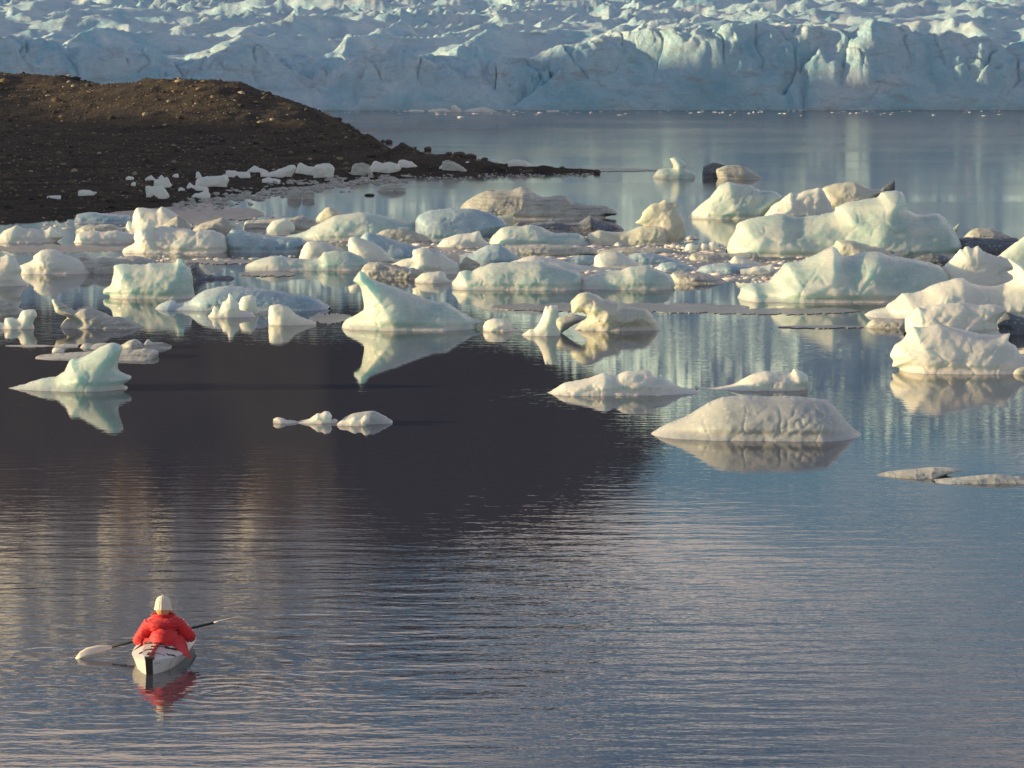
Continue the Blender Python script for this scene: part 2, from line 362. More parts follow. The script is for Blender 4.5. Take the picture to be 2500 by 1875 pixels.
gl = link_mesh('glacier', np.stack([XX.ravel(), YY.ravel(), ZZ.ravel()], 1), grid_faces(len(rows), nc), M_GLAC)
tag(gl, kind='structure')

# ------------------------------------------------------------------ the setting: mountain beyond, out of frame but mirrored in the water
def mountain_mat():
    m, t, b = new_mat('mountain_sun_and_shade'); lk = t.links.new
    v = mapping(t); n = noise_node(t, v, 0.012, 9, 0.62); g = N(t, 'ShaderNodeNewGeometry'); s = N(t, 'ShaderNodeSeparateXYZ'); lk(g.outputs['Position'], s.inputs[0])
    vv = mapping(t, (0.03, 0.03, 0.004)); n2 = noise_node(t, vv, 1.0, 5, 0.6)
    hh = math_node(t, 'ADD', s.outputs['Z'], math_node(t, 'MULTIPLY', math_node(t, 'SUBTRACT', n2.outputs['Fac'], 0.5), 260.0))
    sx2 = math_node(t, 'MAXIMUM', math_node(t, 'ADD', s.outputs['X'], 190.0), 0.0); hh = math_node(t, 'SUBTRACT', hh, math_node(t, 'MULTIPLY', sx2, 2.2))  # sunlit tones stay on the left summit, the right keeps its shade tone
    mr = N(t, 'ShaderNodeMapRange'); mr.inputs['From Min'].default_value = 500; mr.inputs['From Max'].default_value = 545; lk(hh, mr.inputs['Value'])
    rock = ramp(t, n.outputs['Fac'], [(0.35, (0.030, 0.033, 0.042)), (0.6, (0.043, 0.043, 0.050))])  # shade of the mountain face put into a dark rock colour
    sunlit_brown = N(t, 'ShaderNodeMapRange'); sunlit_brown.inputs['From Min'].default_value = 440; sunlit_brown.inputs['From Max'].default_value = 515; lk(hh, sunlit_brown.inputs['Value'])
    m0 = N(t, 'ShaderNodeMix', data_type='RGBA'); m0.inputs['B'].default_value = (0.27, 0.175, 0.115, 1); lk(sunlit_brown.outputs[0], m0.inputs['Factor']); lk(rock.outputs[0], m0.inputs['A'])  # brown band painted in for the sunlit upper slope
    mx = N(t, 'ShaderNodeMix', data_type='RGBA'); mx.inputs['B'].default_value = (0.78, 0.76, 0.72, 1); lk(mr.outputs[0], mx.inputs['Factor']); lk(m0.outputs['Result'], mx.inputs['A'])  # snow-pale top painted in for the sunlit summit
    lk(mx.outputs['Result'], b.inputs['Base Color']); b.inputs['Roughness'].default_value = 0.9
    return m
def mountain_h(X, Y):
    # skyline at Y=3900 (x in metres, height in metres)
    sk = np.interp(X, [-2600, -1500, -800, -560, -420, -300, -180, -90, -20, 40, 95, 150, 185, 260, 420, 900], [600, 720, 750, 750, 745, 730, 735, 680, 655, 635, 590, 540, 480, 350, 180, 60])
    dy = np.abs(Y - 3950) / 1000.0
    sh = np.clip(1 - dy, 0, 1) ** 0.8
    sk = sk + sstep(0.75, 1.0, sh) * (26 * noise2(X / 30, Y / 40, 88) + 10 * noise2(X / 10, Y / 20, 89))
    z = sk * sh
    z = z + (8 + 130 * sstep(-110, -260, X) * sstep(470 - 30 * sstep(-480, -330, X), 620, z)) * (ridged(X / 190 + 0.4 * noise2(X / 200, Y / 90, 82), Y / 150, 81, 4) - .5) * sstep(0, 0.5, sh)
    return z - 30
mx_ = np.linspace(-2600, 1400, 420); my_ = np.linspace(2950, 5000, 120)
MX, MY = np.meshgrid(mx_, my_)
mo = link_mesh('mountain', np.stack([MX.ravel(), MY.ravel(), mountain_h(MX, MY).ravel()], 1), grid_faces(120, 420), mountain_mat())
tag(mo, kind='structure')

# ------------------------------------------------------------------ the setting: moraine spit on the left, and the hills added unseen at left to shade it
def soil_mat(name='moraine_gravel'):
    m, t, b = new_mat(name); lk = t.links.new
    v = mapping(t); n1 = noise_node(t, v, 0.25, 6, 0.6); n2 = noise_node(t, v, 5.0, 8, 0.75); vo = N(t, 'ShaderNodeTexVoronoi'); vo.inputs['Scale'].default_value = 3.5; lk(v, vo.inputs['Vector'])
    r1 = ramp(t, n1.outputs['Fac'], [(0.35, (0.048, 0.044, 0.041)), (0.65, (0.125, 0.098, 0.066))])
    r2 = ramp(t, n2.outputs['Fac'], [(0.38, (0.35, 0.35, 0.36)), (0.68, (1.25, 1.22, 1.2))])
    mx = N(t, 'ShaderNodeMix', data_type='RGBA', blend_type='MULTIPLY'); mx.inputs['Factor'].default_value = 1.0
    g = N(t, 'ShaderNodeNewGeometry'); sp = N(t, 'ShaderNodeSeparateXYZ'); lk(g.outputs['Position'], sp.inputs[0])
    shadowed = N(t, 'ShaderNodeMapRange'); lk(math_node(t, 'ADD', sp.outputs['Z'], math_node(t, 'MULTIPLY', n1.outputs['Fac'], 1.6)), shadowed.inputs['Value'])
    for k_, x_ in zip(('From Min', 'From Max', 'To Min', 'To Max'), (1.0, 2.6, 0.62, 1.25)): shadowed.inputs[k_].default_value = x_  # shade put into the gravel colour: low shelf darker, hill paler
    vm = N(t, 'ShaderNodeVectorMath', operation='SCALE'); lk(r1.outputs[0], vm.inputs[0]); lk(shadowed.outputs[0], vm.inputs['Scale'])
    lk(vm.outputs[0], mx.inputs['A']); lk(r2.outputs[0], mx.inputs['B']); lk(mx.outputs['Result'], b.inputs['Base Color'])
    b.inputs['Roughness'].default_value = 0.92; b.inputs['Specular IOR Level'].default_value = 0.2
    ad = math_node(t, 'ADD', math_node(t, 'MULTIPLY', n2.outputs['Fac'], 0.25), math_node(t, 'MULTIPLY', vo.outputs['Distance'], 0.15))
    bp = N(t, 'ShaderNodeBump'); bp.inputs['Distance'].default_value = 0.6; lk(ad, bp.inputs['Height']); lk(bp.outputs[0], b.inputs['Normal'])
    return m
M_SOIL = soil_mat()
# control points: (u, v, y) seen in the photograph, plus shoreline points on the water
def cp(u, v, y): return at_depth(u, v, y)
ctl = [on_water(u, v) + np.array([0, 0, 0.06]) for (u, v) in [(-200, 552), (0, 545), (150, 535), (300, 518), (480, 495), (620, 470), (760, 448), (900, 436), (1050, 430), (1200, 425), (1330, 424), (1462, 421)]]
# crest line of the spit's far edge
SPIT = [(1440, 417, 189.5), (1330, 404, 191), (1200, 391, 194), (1090, 371, 198), (980, 346, 206), (900, 328, 218), (850, 315, 232), (820, 299, 248)]
ctl += [cp(u, v, y) for (u, v, y) in SPIT]
ctl += [cp(u, v, y) * np.array([1, 1, 0]) + np.array([0.5, 7, -0.25]) for (u, v, y) in SPIT]
ctl += [cp(u, v, y) * np.array([1, 1, 0.6]) + np.array([-0.3, -4, 0.05]) for (u, v, y) in SPIT[2:]]
ctl += [cp(u, v, y) for (u, v, y) in [(760, 272, 264), (700, 246, 270), (640, 222, 276), (590, 205, 277), (520, 194, 279), (430, 191, 280), (360, 193, 280), (300, 202, 282), (240, 203, 286), (150, 185, 288), (80, 179, 289), (0, 177, 290), (-150, 172, 292)]]
ctl += [cp(u, v, y) for (u, v, y) in [(540, 214, 271), (400, 212, 273), (300, 218, 274), (200, 235, 273), (90, 215, 280), (20, 220, 280), (500, 250, 264), (380, 255, 265), (650, 262, 264), (200, 265, 266), (60, 262, 268)]]
ctl += [cp(u, v, y) for (u, v, y) in [(650, 318, 251), (500, 318, 250), (350, 318, 250), (200, 312, 252), (60, 308, 255), (-100, 305, 257)]]
ctl += [cp(u, v, y) for (u, v, y) in [(700, 340, 238), (400, 345, 230), (100, 340, 232), (600, 370, 215), (300, 390, 200), (50, 390, 200), (700, 400, 200), (450, 430, 178), (150, 440, 172), (0, 450, 168), (820, 390, 205), (950, 400, 203), (1100, 408, 202), (300, 470, 158), (100, 490, 152), (-150, 430, 175)]]
def _deep(x, y, z): return np.array([x, y, z])
for (u, v) in [(-200, 590), (0, 580), (200, 565), (400, 545), (600, 510), (800, 475), (1000, 460), (1200, 450), (1400, 442), (1540, 425), (1540, 405)]:
    p = on_water(u, v); p[2] = -0.7; ctl.append(p)
for (x, y) in [(12, 205), (6, 222), (2, 238), (-5, 262), (-9, 278), (-9, 295), (-15, 310), (-30, 315), (-55, 318), (10, 250), (10, 290), (10, 330), (-30, 335), (20, 220)]:
    ctl.append(_deep(x, y, -1.5 if x < 5 else -2.5))
ctl += [_deep(-60, 290, 6.0), _deep(-60, 250, 2.5), _deep(-60, 200, 3.0), _deep(-60, 160, 2.2), _deep(-60, 130, 0.6), _deep(-60, 110, -1), _deep(-40, 105, -1.5), _deep(-10, 110, -2), _deep(10, 130, -2), _deep(20, 160, -2)]
ctl = np.array(ctl)
_P = ctl[:, :2] * np.array([1.0, 0.35])
_K = np.hypot(_P[:, None, 0] - _P[None, :, 0], _P[:, None, 1] - _P[None, :, 1])
_A = np.hstack([_K + np.eye(len(_P)) * -0.02, np.ones((len(_P), 1)), _P]); _A = np.vstack([_A, np.hstack([np.ones((1, len(_P))), np.zeros((1, 3))]), np.hstack([_P.T, np.zeros((2, 3))])])
_w = np.linalg.solve(_A, np.concatenate([ctl[:, 2], np.zeros(3)]))
def moraine_base(X, Y):
    sh = X.shape; q = np.stack([X.ravel(), Y.ravel() * 0.35], 1); o = np.empty(len(q))
    for i in range(0, len(q), 20000):
        s = q[i:i + 20000]; o[i:i + 20000] = np.hypot(s[:, None, 0] - _P[None, :, 0], s[:, None, 1] - _P[None, :, 1]) @ _w[:len(_P)] + _w[len(_P)] + s @ _w[-2:]
    return o.reshape(sh)
def moraine_h(X, Y):
    z = moraine_base(X, Y)
    r = 0.16 * fbm(X / 1.6, Y / 3.0, 101, 4) + 0.30 * fbm(X / 6, Y / 12, 102, 3) * sstep(0.1, 1.2, z)
    return z + r * sstep(-0.5, 0.3, z)
gx = np.linspace(-64, 24, 640); gy = np.linspace(104, 330, 560)
GX, GY = np.meshgrid(gx, gy); GZ = moraine_h(GX, GY)
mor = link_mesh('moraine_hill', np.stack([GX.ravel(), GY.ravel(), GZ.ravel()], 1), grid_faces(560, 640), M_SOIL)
tag(mor, kind='structure')
def hit_ground(u, v):
    ys = np.linspace(125, 330, 1400); d = ray(u, v); t = ys / d[1]
    X = d[0] * t; Z = H + d[2] * t; G = np.maximum(moraine_h(X, ys), 0.0)
    k = np.argmax(Z <= G)
    return np.array([X[k], ys[k], G[k]])

# left hills (unseen, added): their crest is shaped to keep the low sun off the beach and the glacier's foot
RY = np.array([-800,-300,-60,80,115,124,128,133,166,175,200,226,234,241,254,266,290,334,343,358,368,500,800,1400])
RZ = np.array([14,18,24,34,38.3,40.3,42.0,43.1,43.4,45.2,45.4,45.0,43.6,39.5,38.9,39.3,40,41,52.5,47.5,37,34,40,60])
hx_ = np.concatenate([np.linspace(-520, -345, 26)[:-1], np.linspace(-345, -255, 61), np.linspace(-250, -200, 10)])
hy_ = np.concatenate([np.linspace(-800, -60, 30)[:-1], np.linspace(-60, 420, 321), np.linspace(430, 1400, 50)])
HX, HY = np.meshgrid(hx_, hy_)
cz = np.interp(HY, RY, RZ)
prof = np.where(HX > -300, cz - 0.85 * (HX + 300), cz + 0.25 * (HX + 300))
HZ = prof + 1.2 * fbm(HX / 14, HY / 14, 111, 4) * sstep(2, 12, np.abs(HX + 300)) + 0.7 * fbm(HY / 9, HY * 0, 112, 3)
hl = link_mesh('shade_hills', np.stack([HX.ravel(), HY.ravel(), np.maximum(HZ, -3).ravel()], 1), grid_faces(len(hy_), len(hx_)), M_SOIL)
tag(hl, kind='structure')
# ------------------------------------------------------------------ icebergs: outline -> solid of real thickness
def catmull(P, closed=False, n=5):
    out = []
    for i in range(len(P) - 1):
        p0 = P[max(i - 1, 0)]; p1 = P[i]; p2 = P[i + 1]; p3 = P[min(i + 2, len(P) - 1)]
        for k in range(n):
            t = k / n
            a = 0.5 * (2 * p1 + (p2 - p0) * t + (2 * p0 - 5 * p1 + 4 * p2 - p3) * t * t + (3 * p1 - p0 - 3 * p2 + p3) * t ** 3)
            lin = p1 + (p2 - p1) * t
            out.append(0.55 * a + 0.45 * lin)
    out.append(P[-1]); return np.array(out)
def seg_dist(px, pz, poly, closed):
    a = poly if closed else poly[:-1]; b = np.roll(poly, -1, 0) if closed else poly[1:]
    best = np.full(px.shape, 1e9); bx = np.zeros(px.shape); bz = np.zeros(px.shape)
    for (ax, az), (cx, cz_) in zip(a, b):
        dx, dz = cx - ax, cz_ - az; L2 = dx * dx + dz * dz + 1e-12
        t = np.clip(((px - ax) * dx + (pz - az) * dz) / L2, 0, 1); qx = ax + t * dx; qz = az + t * dz
        d = np.hypot(px - qx, pz - qz); k = d < best; best = np.where(k, d, best); bx = np.where(k, qx, bx); bz = np.where(k, qz, bz)
    return best, bx, bz
def inside(px, pz, poly):
    r = np.zeros(px.shape, bool); n = len(poly); j = n - 1
    for i in range(n):
        xi, zi = poly[i]; xj, zj = poly[j]
        c = ((zi > pz) != (zj > pz)) & (px < (xj - xi) * (pz - zi) / (zj - zi + 1e-12) + xi); r ^= c; j = i
    return r
_seed = [100]
def solid(name, pts, base, mat, tf=1.0, rough=1.0, ground=None, sink=0.35, cell=2.6, facet=1.0, y_off=0.0):
    """pts: outline in photograph pixels, left to right over the top. base: row of its water (or ground) line."""
    _seed[0] += 1; sd = _seed[0] * 13; rng = np.random.RandomState(sd)
    pts = np.array(pts, float); um = pts[:, 0].mean()
    if ground is None: yb = on_water(um, base)[1]; zb = 0.0
    else: yb, zb = ground
    wpx = np.ptp(pts[:, 0]); hpx = base - pts[:, 1].min()
    ppm = F / yb; w = wpx / ppm; h = max(hpx / ppm, 0.02)
    T0 = tf * min(0.36 * w, 0.30 * w + 0.1, 1.15 * h + 0.25); yc = yb + T0 * 0.8 + y_off
    P3 = np.array([at_depth(u, v, yc) for u, v in pts]); P = P3[:, [0, 2]]
    P[0, 1] = min(P[0, 1], P[:, 1].max()); bot = zb - sink
    line = catmull(P, n=6)
    # weathered edge
    seglen = np.concatenate([[0], np.cumsum(np.hypot(*np.diff(line, axis=0).T))])
    nn = max(12, int(seglen[-1] / (2.2 / ppm))); sarc = np.linspace(0, seglen[-1], nn)
    line = np.stack([np.interp(sarc, seglen, line[:, 0]), np.interp(sarc, seglen, line[:, 1])], 1)
    plainline = line[::max(1, nn // 60)].copy(); plainline = np.vstack([plainline, line[-1:]])
    tg = np.gradient(line, axis=0); tg /= np.hypot(*tg.T)[:, None] + 1e-9; nrm = np.stack([-tg[:, 1], tg[:, 0]], 1)
    q = sarc * ppm / 22.0
    amp = rough * (3.2 / ppm) * np.minimum(1, np.minimum(np.arange(nn), nn - 1 - np.arange(nn)) / 6)
    line = line + nrm * (amp * (fbm(q, q * 0 + sd % 97, sd, 4, 0.6)))[:, None]
    poly = np.vstack([line, [line[-1, 0], bot], [line[0, 0], bot]]) if line[-1, 1] > bot and line[0, 1] > bot else line
    c = max(cell / ppm, w / 170, 0.006)
    xs = np.arange(line[:, 0].min() - c, line[:, 0].max() + 2 * c, c); zs = np.arange(bot, line[:, 1].max() + 2 * c, c)
    X, Z = np.meshgrid(xs, zs)
    ins = inside(X, Z, poly); d, bx, bz = seg_dist(X, Z, line, False)
    dbot, _, _ = seg_dist(X, Z, np.array([[xs[0] - 9, bot], [xs[-1] + 9, bot]]), False)
    sd_ = np.where(ins, d, -d)
    # vertices just outside are pulled onto the outline
    near = (~ins) & (d < 1.5 * c) & (Z >= bot - 1e-6)
    use = ins | near
    Xo = np.where(near, bx, X); Zo = np.where(near, np.maximum(bz, bot), Z); ds, _, _ = seg_dist(X, Z, plainline, False); dd = np.where(ins, np.minimum(ds, 2.5 * d), 0)
    R = min(0.75 * h + 0.12, 0.5 * w) * (0.9)
    g = 1 - np.clip(dd / R, 0, 1); T = T0 * np.sqrt(np.clip(1 - g ** 2, 0, 1))
    zz = (Z - zb) / h
    T = T * (1.12 - 0.40 * np.clip(zz, 0, 1))
    env = np.clip(dd / (0.30 * R), 0, 1)
    out = []; facet = facet * 0.8
    ang = rng.uniform(0.2, 0.7); ca, sa = math.cos(ang), math.sin(ang); ls = max(0.55 * h, 0.10 * w) + 0.12
    for side in (0, 1):
        xr = (X * ca + Z * sa) / ls + side * 31; zr = (-X * sa + Z * ca) / ls
        wx = xr + 0.35 * noise2(xr * 1.2, zr * 1.2, sd + 5); wz = zr * 1.5 + 0.3 * noise2(xr, zr, sd + 6)
        cup = worley(wx, wz, sd + side) - 0.45
        cup2 = worley(wx * 3.1, wz * 2.8, sd + 3 + side) - 0.45
        rg = ridged(xr * 0.6, zr * 1.0, sd + 9 + side, 3, .42) - 0.55
        D = facet * min(T0, 0.55 * h + 0.15) * (0.13 * cup + 0.26 * rg) + facet * min(T0, 0.8) * 0.05 * cup2 + 0.006 * rough * fbm(X / 0.12, Z / 0.12, sd + 12, 2) * min(1, h)
        ck = crackdist(xr * 0.9 + 0.25 * noise2(xr * 2, zr * 2, sd + 50), zr * 1.3 + 0.2 * noise2(xr * 3, zr * 3, sd + 51), sd + 52)
        D = D - facet * min(T0, 1.2) * 0.055 * np.exp(-(ck / 0.05) ** 2)
        # broad chisel planes
        K = 6; pl = np.full(X.shape, 1e9)
        for k in range(K):
            xk = rng.uniform(line[:, 0].min(), line[:, 0].max()); zk = zb + rng.uniform(0.1, 0.8) * h
            pl = np.minimum(pl, T0 * rng.uniform(0.75, 1.1) + rng.uniform(-0.6, 0.6) * T0 / (0.4 * w + .1) * (X - xk) * 1.2 - rng.uniform(-0.1, 0.6) * (Z - zk))
        Tm = np.minimum(T * 1.15, np.maximum(pl, 0.35 * T)) * 0.6 * facet + T * (1 - 0.6 * facet)
        # melt notch just above the waterline
        if ground is None:
            notch = min(0.10, 0.12 * h + 0.02); Tm = Tm - 0.10 * T0 * np.exp(-((Z - zb - notch) / (notch * 0.8)) ** 2)
        out.append(np.maximum(Tm + D * env, 0.02 * T0 * env))
    idx = -np.ones(X.shape, int); q = use
    cellok = use[:-1, :-1] & use[1:, :-1] & use[:-1, 1:] & use[1:, 1:]
    anyin = ins[:-1, :-1] | ins[1:, :-1] | ins[:-1, 1:] | ins[1:, 1:]
    cellok &= anyin
    usedv = np.zeros(X.shape, bool)
    for a in (0, 1):
        for b_ in (0, 1): usedv[a:X.shape[0] - 1 + a, b_:X.shape[1] - 1 + b_] |= cellok
    n1 = usedv.sum(); idx[usedv] = np.arange(n1)
    rim = usedv & near
    idx2 = idx.copy(); bk = usedv & ~rim; idx2[bk] = n1 + np.arange(bk.sum())
    vf = np.stack([Xo[usedv], (yc - np.where(rim, 0, out[0]))[usedv], Zo[usedv]], 1)
    vb = np.stack([Xo[bk], (yc + out[1])[bk], Zo[bk]], 1)
    I, J = np.nonzero(cellok)
    f1 = np.stack([idx[I, J], idx[I, J + 1], idx[I + 1, J + 1], idx[I + 1, J]], 1)
    f2 = np.stack([idx2[I, J], idx2[I + 1, J], idx2[I + 1, J + 1], idx2[I, J + 1]], 1)
    V = np.vstack([vf, vb]); org = np.array([line[:, 0].mean(), yc, zb])
    o = link_mesh(name, V - org, np.vstack([f1, f2]), MI[mat] if isinstance(mat, str) else mat); o.location = org
    return o
RG = {'A': (0, 350, .31646), 'B': (600, 350, .31646), 'C': (1200, 350, .31646), 'D': (1800, 350, .31646), 'E': (0, 600, .22904), 'F': (2050, 560, .24116),
      'G': (1100, 500, .27125), 'H': (250, 540, .22604), 'I': (640, 980, .15371), 'J': (1200, 850, .5877), 'K': (0, 150, .36166), 'L': (700, 250, .36166), 'M': (800, 0, .40687)}
def conv(r, pts):
    a, b, s = RG[r]; return [(a + s * x, b + s * y) for x, y in pts]
GB = 'icebergs afloat in the lagoon'
def berg(r, pts, base, mat, label, tf=1.0, rough=1.0, facet=1.0, name='iceberg', **kw):
    a, b, s = RG[r]
    o = solid(name, conv(r, pts), b + s * base, mat, tf, rough, facet=facet, **kw)
    tag(o, label, 'iceberg' if name == 'iceberg' else 'ice floe', GB if name == 'iceberg' else 'low floes and brash between the bergs'); return o

# nearest ones in the dark water
berg('E', [(-250,1560),(0,1535),(200,1490),(440,1415),(600,1395),(690,1330),(740,1220),(775,1203),(850,1203),(1000,1120),(1150,1042),(1220,1035),(1305,1072),(1285,1150),(1255,1250),(1262,1330),(1340,1370),(1395,1388),(1398,1420),(1350,1450),(1308,1478),(1350,1500),(1385,1542)], 1552, 'a',
     'pale fin-shaped iceberg with a long low tail, nearest berg at the left edge', facet=0.5, tf=0.8)
berg('J', [(652,362),(720,320),(800,290),(900,230),(960,205),(1050,197),(1150,202),(1250,199),(1390,215),(1440,260),(1490,320),(1540,358)], 380, 'g', 'broad grey-white flat-topped iceberg tapering to a point at both ends, nearest on the right', facet=0.4, rough=1.2)
berg('J', [(160,202),(190,188),(240,182),(300,145),(400,125),(470,102),(510,118),(560,95),(650,93),(675,120),(720,125),(760,150),(800,165),(865,182)], 198, 'w', 'long hummocked white iceberg with a thin tail pointing right, just behind the broad grey one')
berg('J', [(850,160),(900,168),(1000,150),(1080,110),(1140,95),(1240,105),(1258,86),(1310,110),(1316,150),(1300,185)], 190, 'w', 'small craggy cream iceberg whose low grey tail runs left behind the broad grey one', tf=0.8, y_off=0.6)
berg('I', [(175,280),(200,268),(240,250),(320,260),(380,290),(440,295),(540,312),(575,322)], 352, 'w', 'leftmost lump of the small crinkled ice pieces alone in dark water', cell=1.6)
berg('I', [(545,322),(650,300),(730,280),(810,240),(870,190),(930,190),(1020,155),(1080,180),(1112,240),(1090,290),(1150,285),(1200,300),(1200,345)], 356, 'w', 'middle peaked piece of the small crinkled ice pieces alone in dark water', cell=1.6)
berg('I', [(1215,330),(1330,240),(1450,190),(1600,165),(1730,148),(1850,180),(1960,240),(2060,300),(2078,355)], 362, 'g', 'grey translucent rounded piece behind the small cream one in dark water', cell=1.6, facet=0.6)
berg('I', [(1190,352),(1250,312),(1350,292),(1400,270),(1470,240),(1560,262),(1640,210),(1685,220),(1688,300),(1650,385)], 394, 'w', 'small cream wing-shaped piece in front of the grey rounded one in dark water', cell=1.6)
berg('J', [(1590,530),(1700,510),(1770,505),(1850,497),(1960,505),(1900,522),(1850,538)], 547, 'd', 'thin brown and cream floe near the right edge, left one of the two lowest', name='ice_floe', tf=1.6)
berg('J', [(1840,550),(1900,541),(1950,537),(2090,526),(2212,535),(2320,538)], 568, 'd', 'thin cream floe running out of the right edge, lower one of the pair', name='ice_floe', tf=1.3)
berg('E', [(360,1190),(420,1168),(600,1150),(900,1135),(1300,1118),(1550,1110),(1680,1118),(1690,1150),(1672,1190)], 1225, 'd', 'flat cream floe lying right behind the fin-shaped iceberg', name='ice_floe', tf=2.4, facet=0.6)
berg('E', [(840,1095),(900,1040),(1000,1045),(1100,1035),(1280,1060),(1340,1030),(1400,1000),(1450,1000),(1520,1050),(1545,1025),(1580,1000),(1610,1030),(1720,1030),(1780,1045),(1840,1070)], 1108, 'd', 'low brownish lumpy floe farther behind the fin-shaped iceberg', name='ice_floe', tf=1.6)
berg('E', [(60,1065),(300,1058),(480,1060),(560,1066),(700,1045),(850,1050)], 1085, 'd', 'thin silty sliver of ice between the left edge and the lumpy floe', name='ice_floe', tf=1.5)
berg('E', [(555,1125),(565,1095),(640,1085),(695,1105)], 1135, 'w', 'tiny cream block floating behind the flat cream floe', name='ice_floe')
# left group
berg('E', [(645,850),(715,772),(780,785),(720,757),(600,715),(570,640),(553,580),(590,572),(700,630),(800,690),(850,660),(940,645),(1000,670),(1100,710),(1200,755),(1300,760),(1400,790),(1460,825),(1525,862)], 885, 'd', 'grey beaked iceberg with a long point raised to the left and a dark jagged back', facet=0.7, tf=0.8)
berg('E', [(-40,800),(0,820),(45,825),(55,765),(130,768),(200,775),(230,700),(260,680),(370,680),(392,745),(362,790),(352,830),(375,890)], 890, 'w', 'small cream iceberg with an upright neck by the left edge', facet=0.5)
berg('E', [(-200,560),(0,570),(120,620),(200,655),(255,685),(240,735)], 742, 'd', 'low dark slab touching the left edge behind the upright neck', facet=0.6)
berg('E', [(-260,160),(-60,110),(0,120),(60,105),(100,92),(170,125),(190,170),(230,250),(215,300),(240,350),(300,405)], 432, 'w', 'frosty iceberg cut by the left edge, beside the cream domed one', facet=0.6)
berg('E', [(150,300),(225,290),(213,212),(290,180),(355,150),(370,100),(430,50),(520,35),(600,42),(660,80),(800,130),(880,170),(940,230),(1005,292)], 303, 'w', 'cream domed iceberg with sloping right shoulder on the left, left of the rounded brown lump', facet=0.7)
berg('E', [(815,140),(880,108),(940,115),(1000,140),(1100,110),(1250,120),(1350,108),(1450,108),(1560,130),(1680,180),(1710,250)], 292, 'd', 'dirty lumpy ice with a grey back between the cream dome and the square block', facet=0.9)
berg('E', [(1000,290),(1003,230),(1060,200),(1150,195),(1207,215),(1218,290)], 299, 'd', 'small rounded brown lump between the cream dome and the square block', facet=0.3)
berg('E', [(1175,545),(1170,530),(1100,512),(1108,460),(1180,415),(1200,340),(1215,250),(1213,212),(1290,195),(1400,195),(1560,200),(1600,182),(1700,185),(1870,180),(1885,140),(1940,140),(1960,190),(2030,240),(2055,350),(2060,450),(2080,545)], 567, 'a', 'square-topped aqua block of ice with a stepped left foot on the left', facet=0.55, tf=1.1)
berg('H', [(860,520),(880,447),(1030,450),(1060,520),(1130,575),(1180,572),(1250,592),(1380,588),(1422,608)], 632, 'k', 'dark silty tail of ice poking out right of the square-topped block', facet=0.8)
berg('H', [(212,342),(230,300),(290,265),(345,238),(350,212),(338,185),(360,80),(400,40),(460,15),(500,0),(550,30),(580,72),(620,55),(700,60),(850,75),(950,85),(1000,110),(1050,90),(1200,100),(1320,150),(1342,220),(1362,300),(1345,345)], 352, 'w', 'large cream iceberg with a blocky tower at its left, behind the square-topped block', facet=0.85)
berg('H', [(1320,350),(1330,180),(1400,90),(1500,100),(1700,140),(1900,160),(2140,180),(2205,235),(2130,350)], 357, 'b', 'blue-grey low iceberg joined to the right side of the cream towered one', y_off=0.8)
berg('H', [(585,928),(620,890),(700,860),(780,850),(800,885),(950,855),(1000,810),(1100,748),(1300,700),(1500,710),(1700,725),(1850,745),(2000,770),(2212,800),(2350,850),(2460,920)], 965, 'b', 'blue whale-backed iceberg with a cream left end, behind the spiky white cluster', facet=0.55)
berg('H', [(1135,1040),(1150,1010),(1190,960),(1215,915),(1240,950),(1280,930),(1300,870),(1350,850),(1365,772),(1400,800),(1430,850),(1470,880),(1490,960),(1550,975),(1620,985),(1667,1040)], 1043, 'w', 'spiky white cluster of ice in front of the blue whale-backed berg', rough=1.6)
berg('H', [(1470,985),(1475,880),(1520,810),(1620,795),(1650,840),(1670,900),(1695,985)], 1005, 'w', 'rounded cream knob beside the spiky white cluster', facet=0.5)
berg('B', [(175,1390),(180,1260),(240,1240),(310,1250),(380,1310),(450,1350),(540,1378),(543,1400)], 1405, 'w', 'small cream rock-shaped iceberg right of the spiky white cluster', facet=0.8)
# shoreward rows
berg('A', [(0,705),(40,670),(100,640),(130,635),(200,660),(250,655),(340,670),(400,645),(450,690),(490,715),(432,760)], 766, 'w', 'two-humped cream iceberg at the left edge close to the dark shore')
berg('A', [(580,745),(598,690),(700,675),(800,680),(900,672),(980,690),(1060,720),(1045,760)], 768, 'w', 'low boxy cream iceberg between the two-humped one and the towered one', facet=0.8)
berg('A', [(590,665),(650,632),(750,628),(850,622),(940,650),(1050,690)], 700, 'd', 'flat silty lump behind the low boxy cream iceberg', tf=1.3)
berg('A', [(968,645),(985,600),(1020,610),(1030,540),(1060,495),(1150,500),(1215,512),(1245,487),(1300,510),(1380,560),(1450,610),(1485,650)], 700, 'w', 'rounded tan iceberg with a pale wedge on its back, behind the towered one', facet=0.6)
berg('A', [(1210,660),(1300,600),(1370,560),(1430,590),(1485,645)], 715, 'd', 'silty mound tucked between the towered iceberg and the rounded tan one')
berg('A', [(1480,665),(1550,620),(1650,590),(1720,570),(1780,600),(1830,655)], 705, 'd', 'pale silty hummock behind the right shoulder of the towered iceberg', tf=1.2)
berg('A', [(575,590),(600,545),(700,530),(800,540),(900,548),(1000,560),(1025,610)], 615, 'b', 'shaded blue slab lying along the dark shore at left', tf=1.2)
berg('B', [(155,665),(200,605),(260,585),(320,580),(370,620),(380,670),(340,700)], 712, 'w', 'small greyish domed berg between the silty hummock and the long aqua ridge')
berg('B', [(540,585),(570,540),(640,490),(720,520),(727,560)], 612, 'y', 'amber peaked lump of ice at the back, left of the long aqua ridge', facet=1.2)
berg('B', [(300,718),(450,680),(560,620),(680,560),(780,545),(850,535),(920,530),(1050,555),(1180,590),(1290,600),(1450,630),(1525,720)], 752, 'a', 'long aqua ridge of ice sloping down to the left, behind the middle of the pack', facet=0.7)
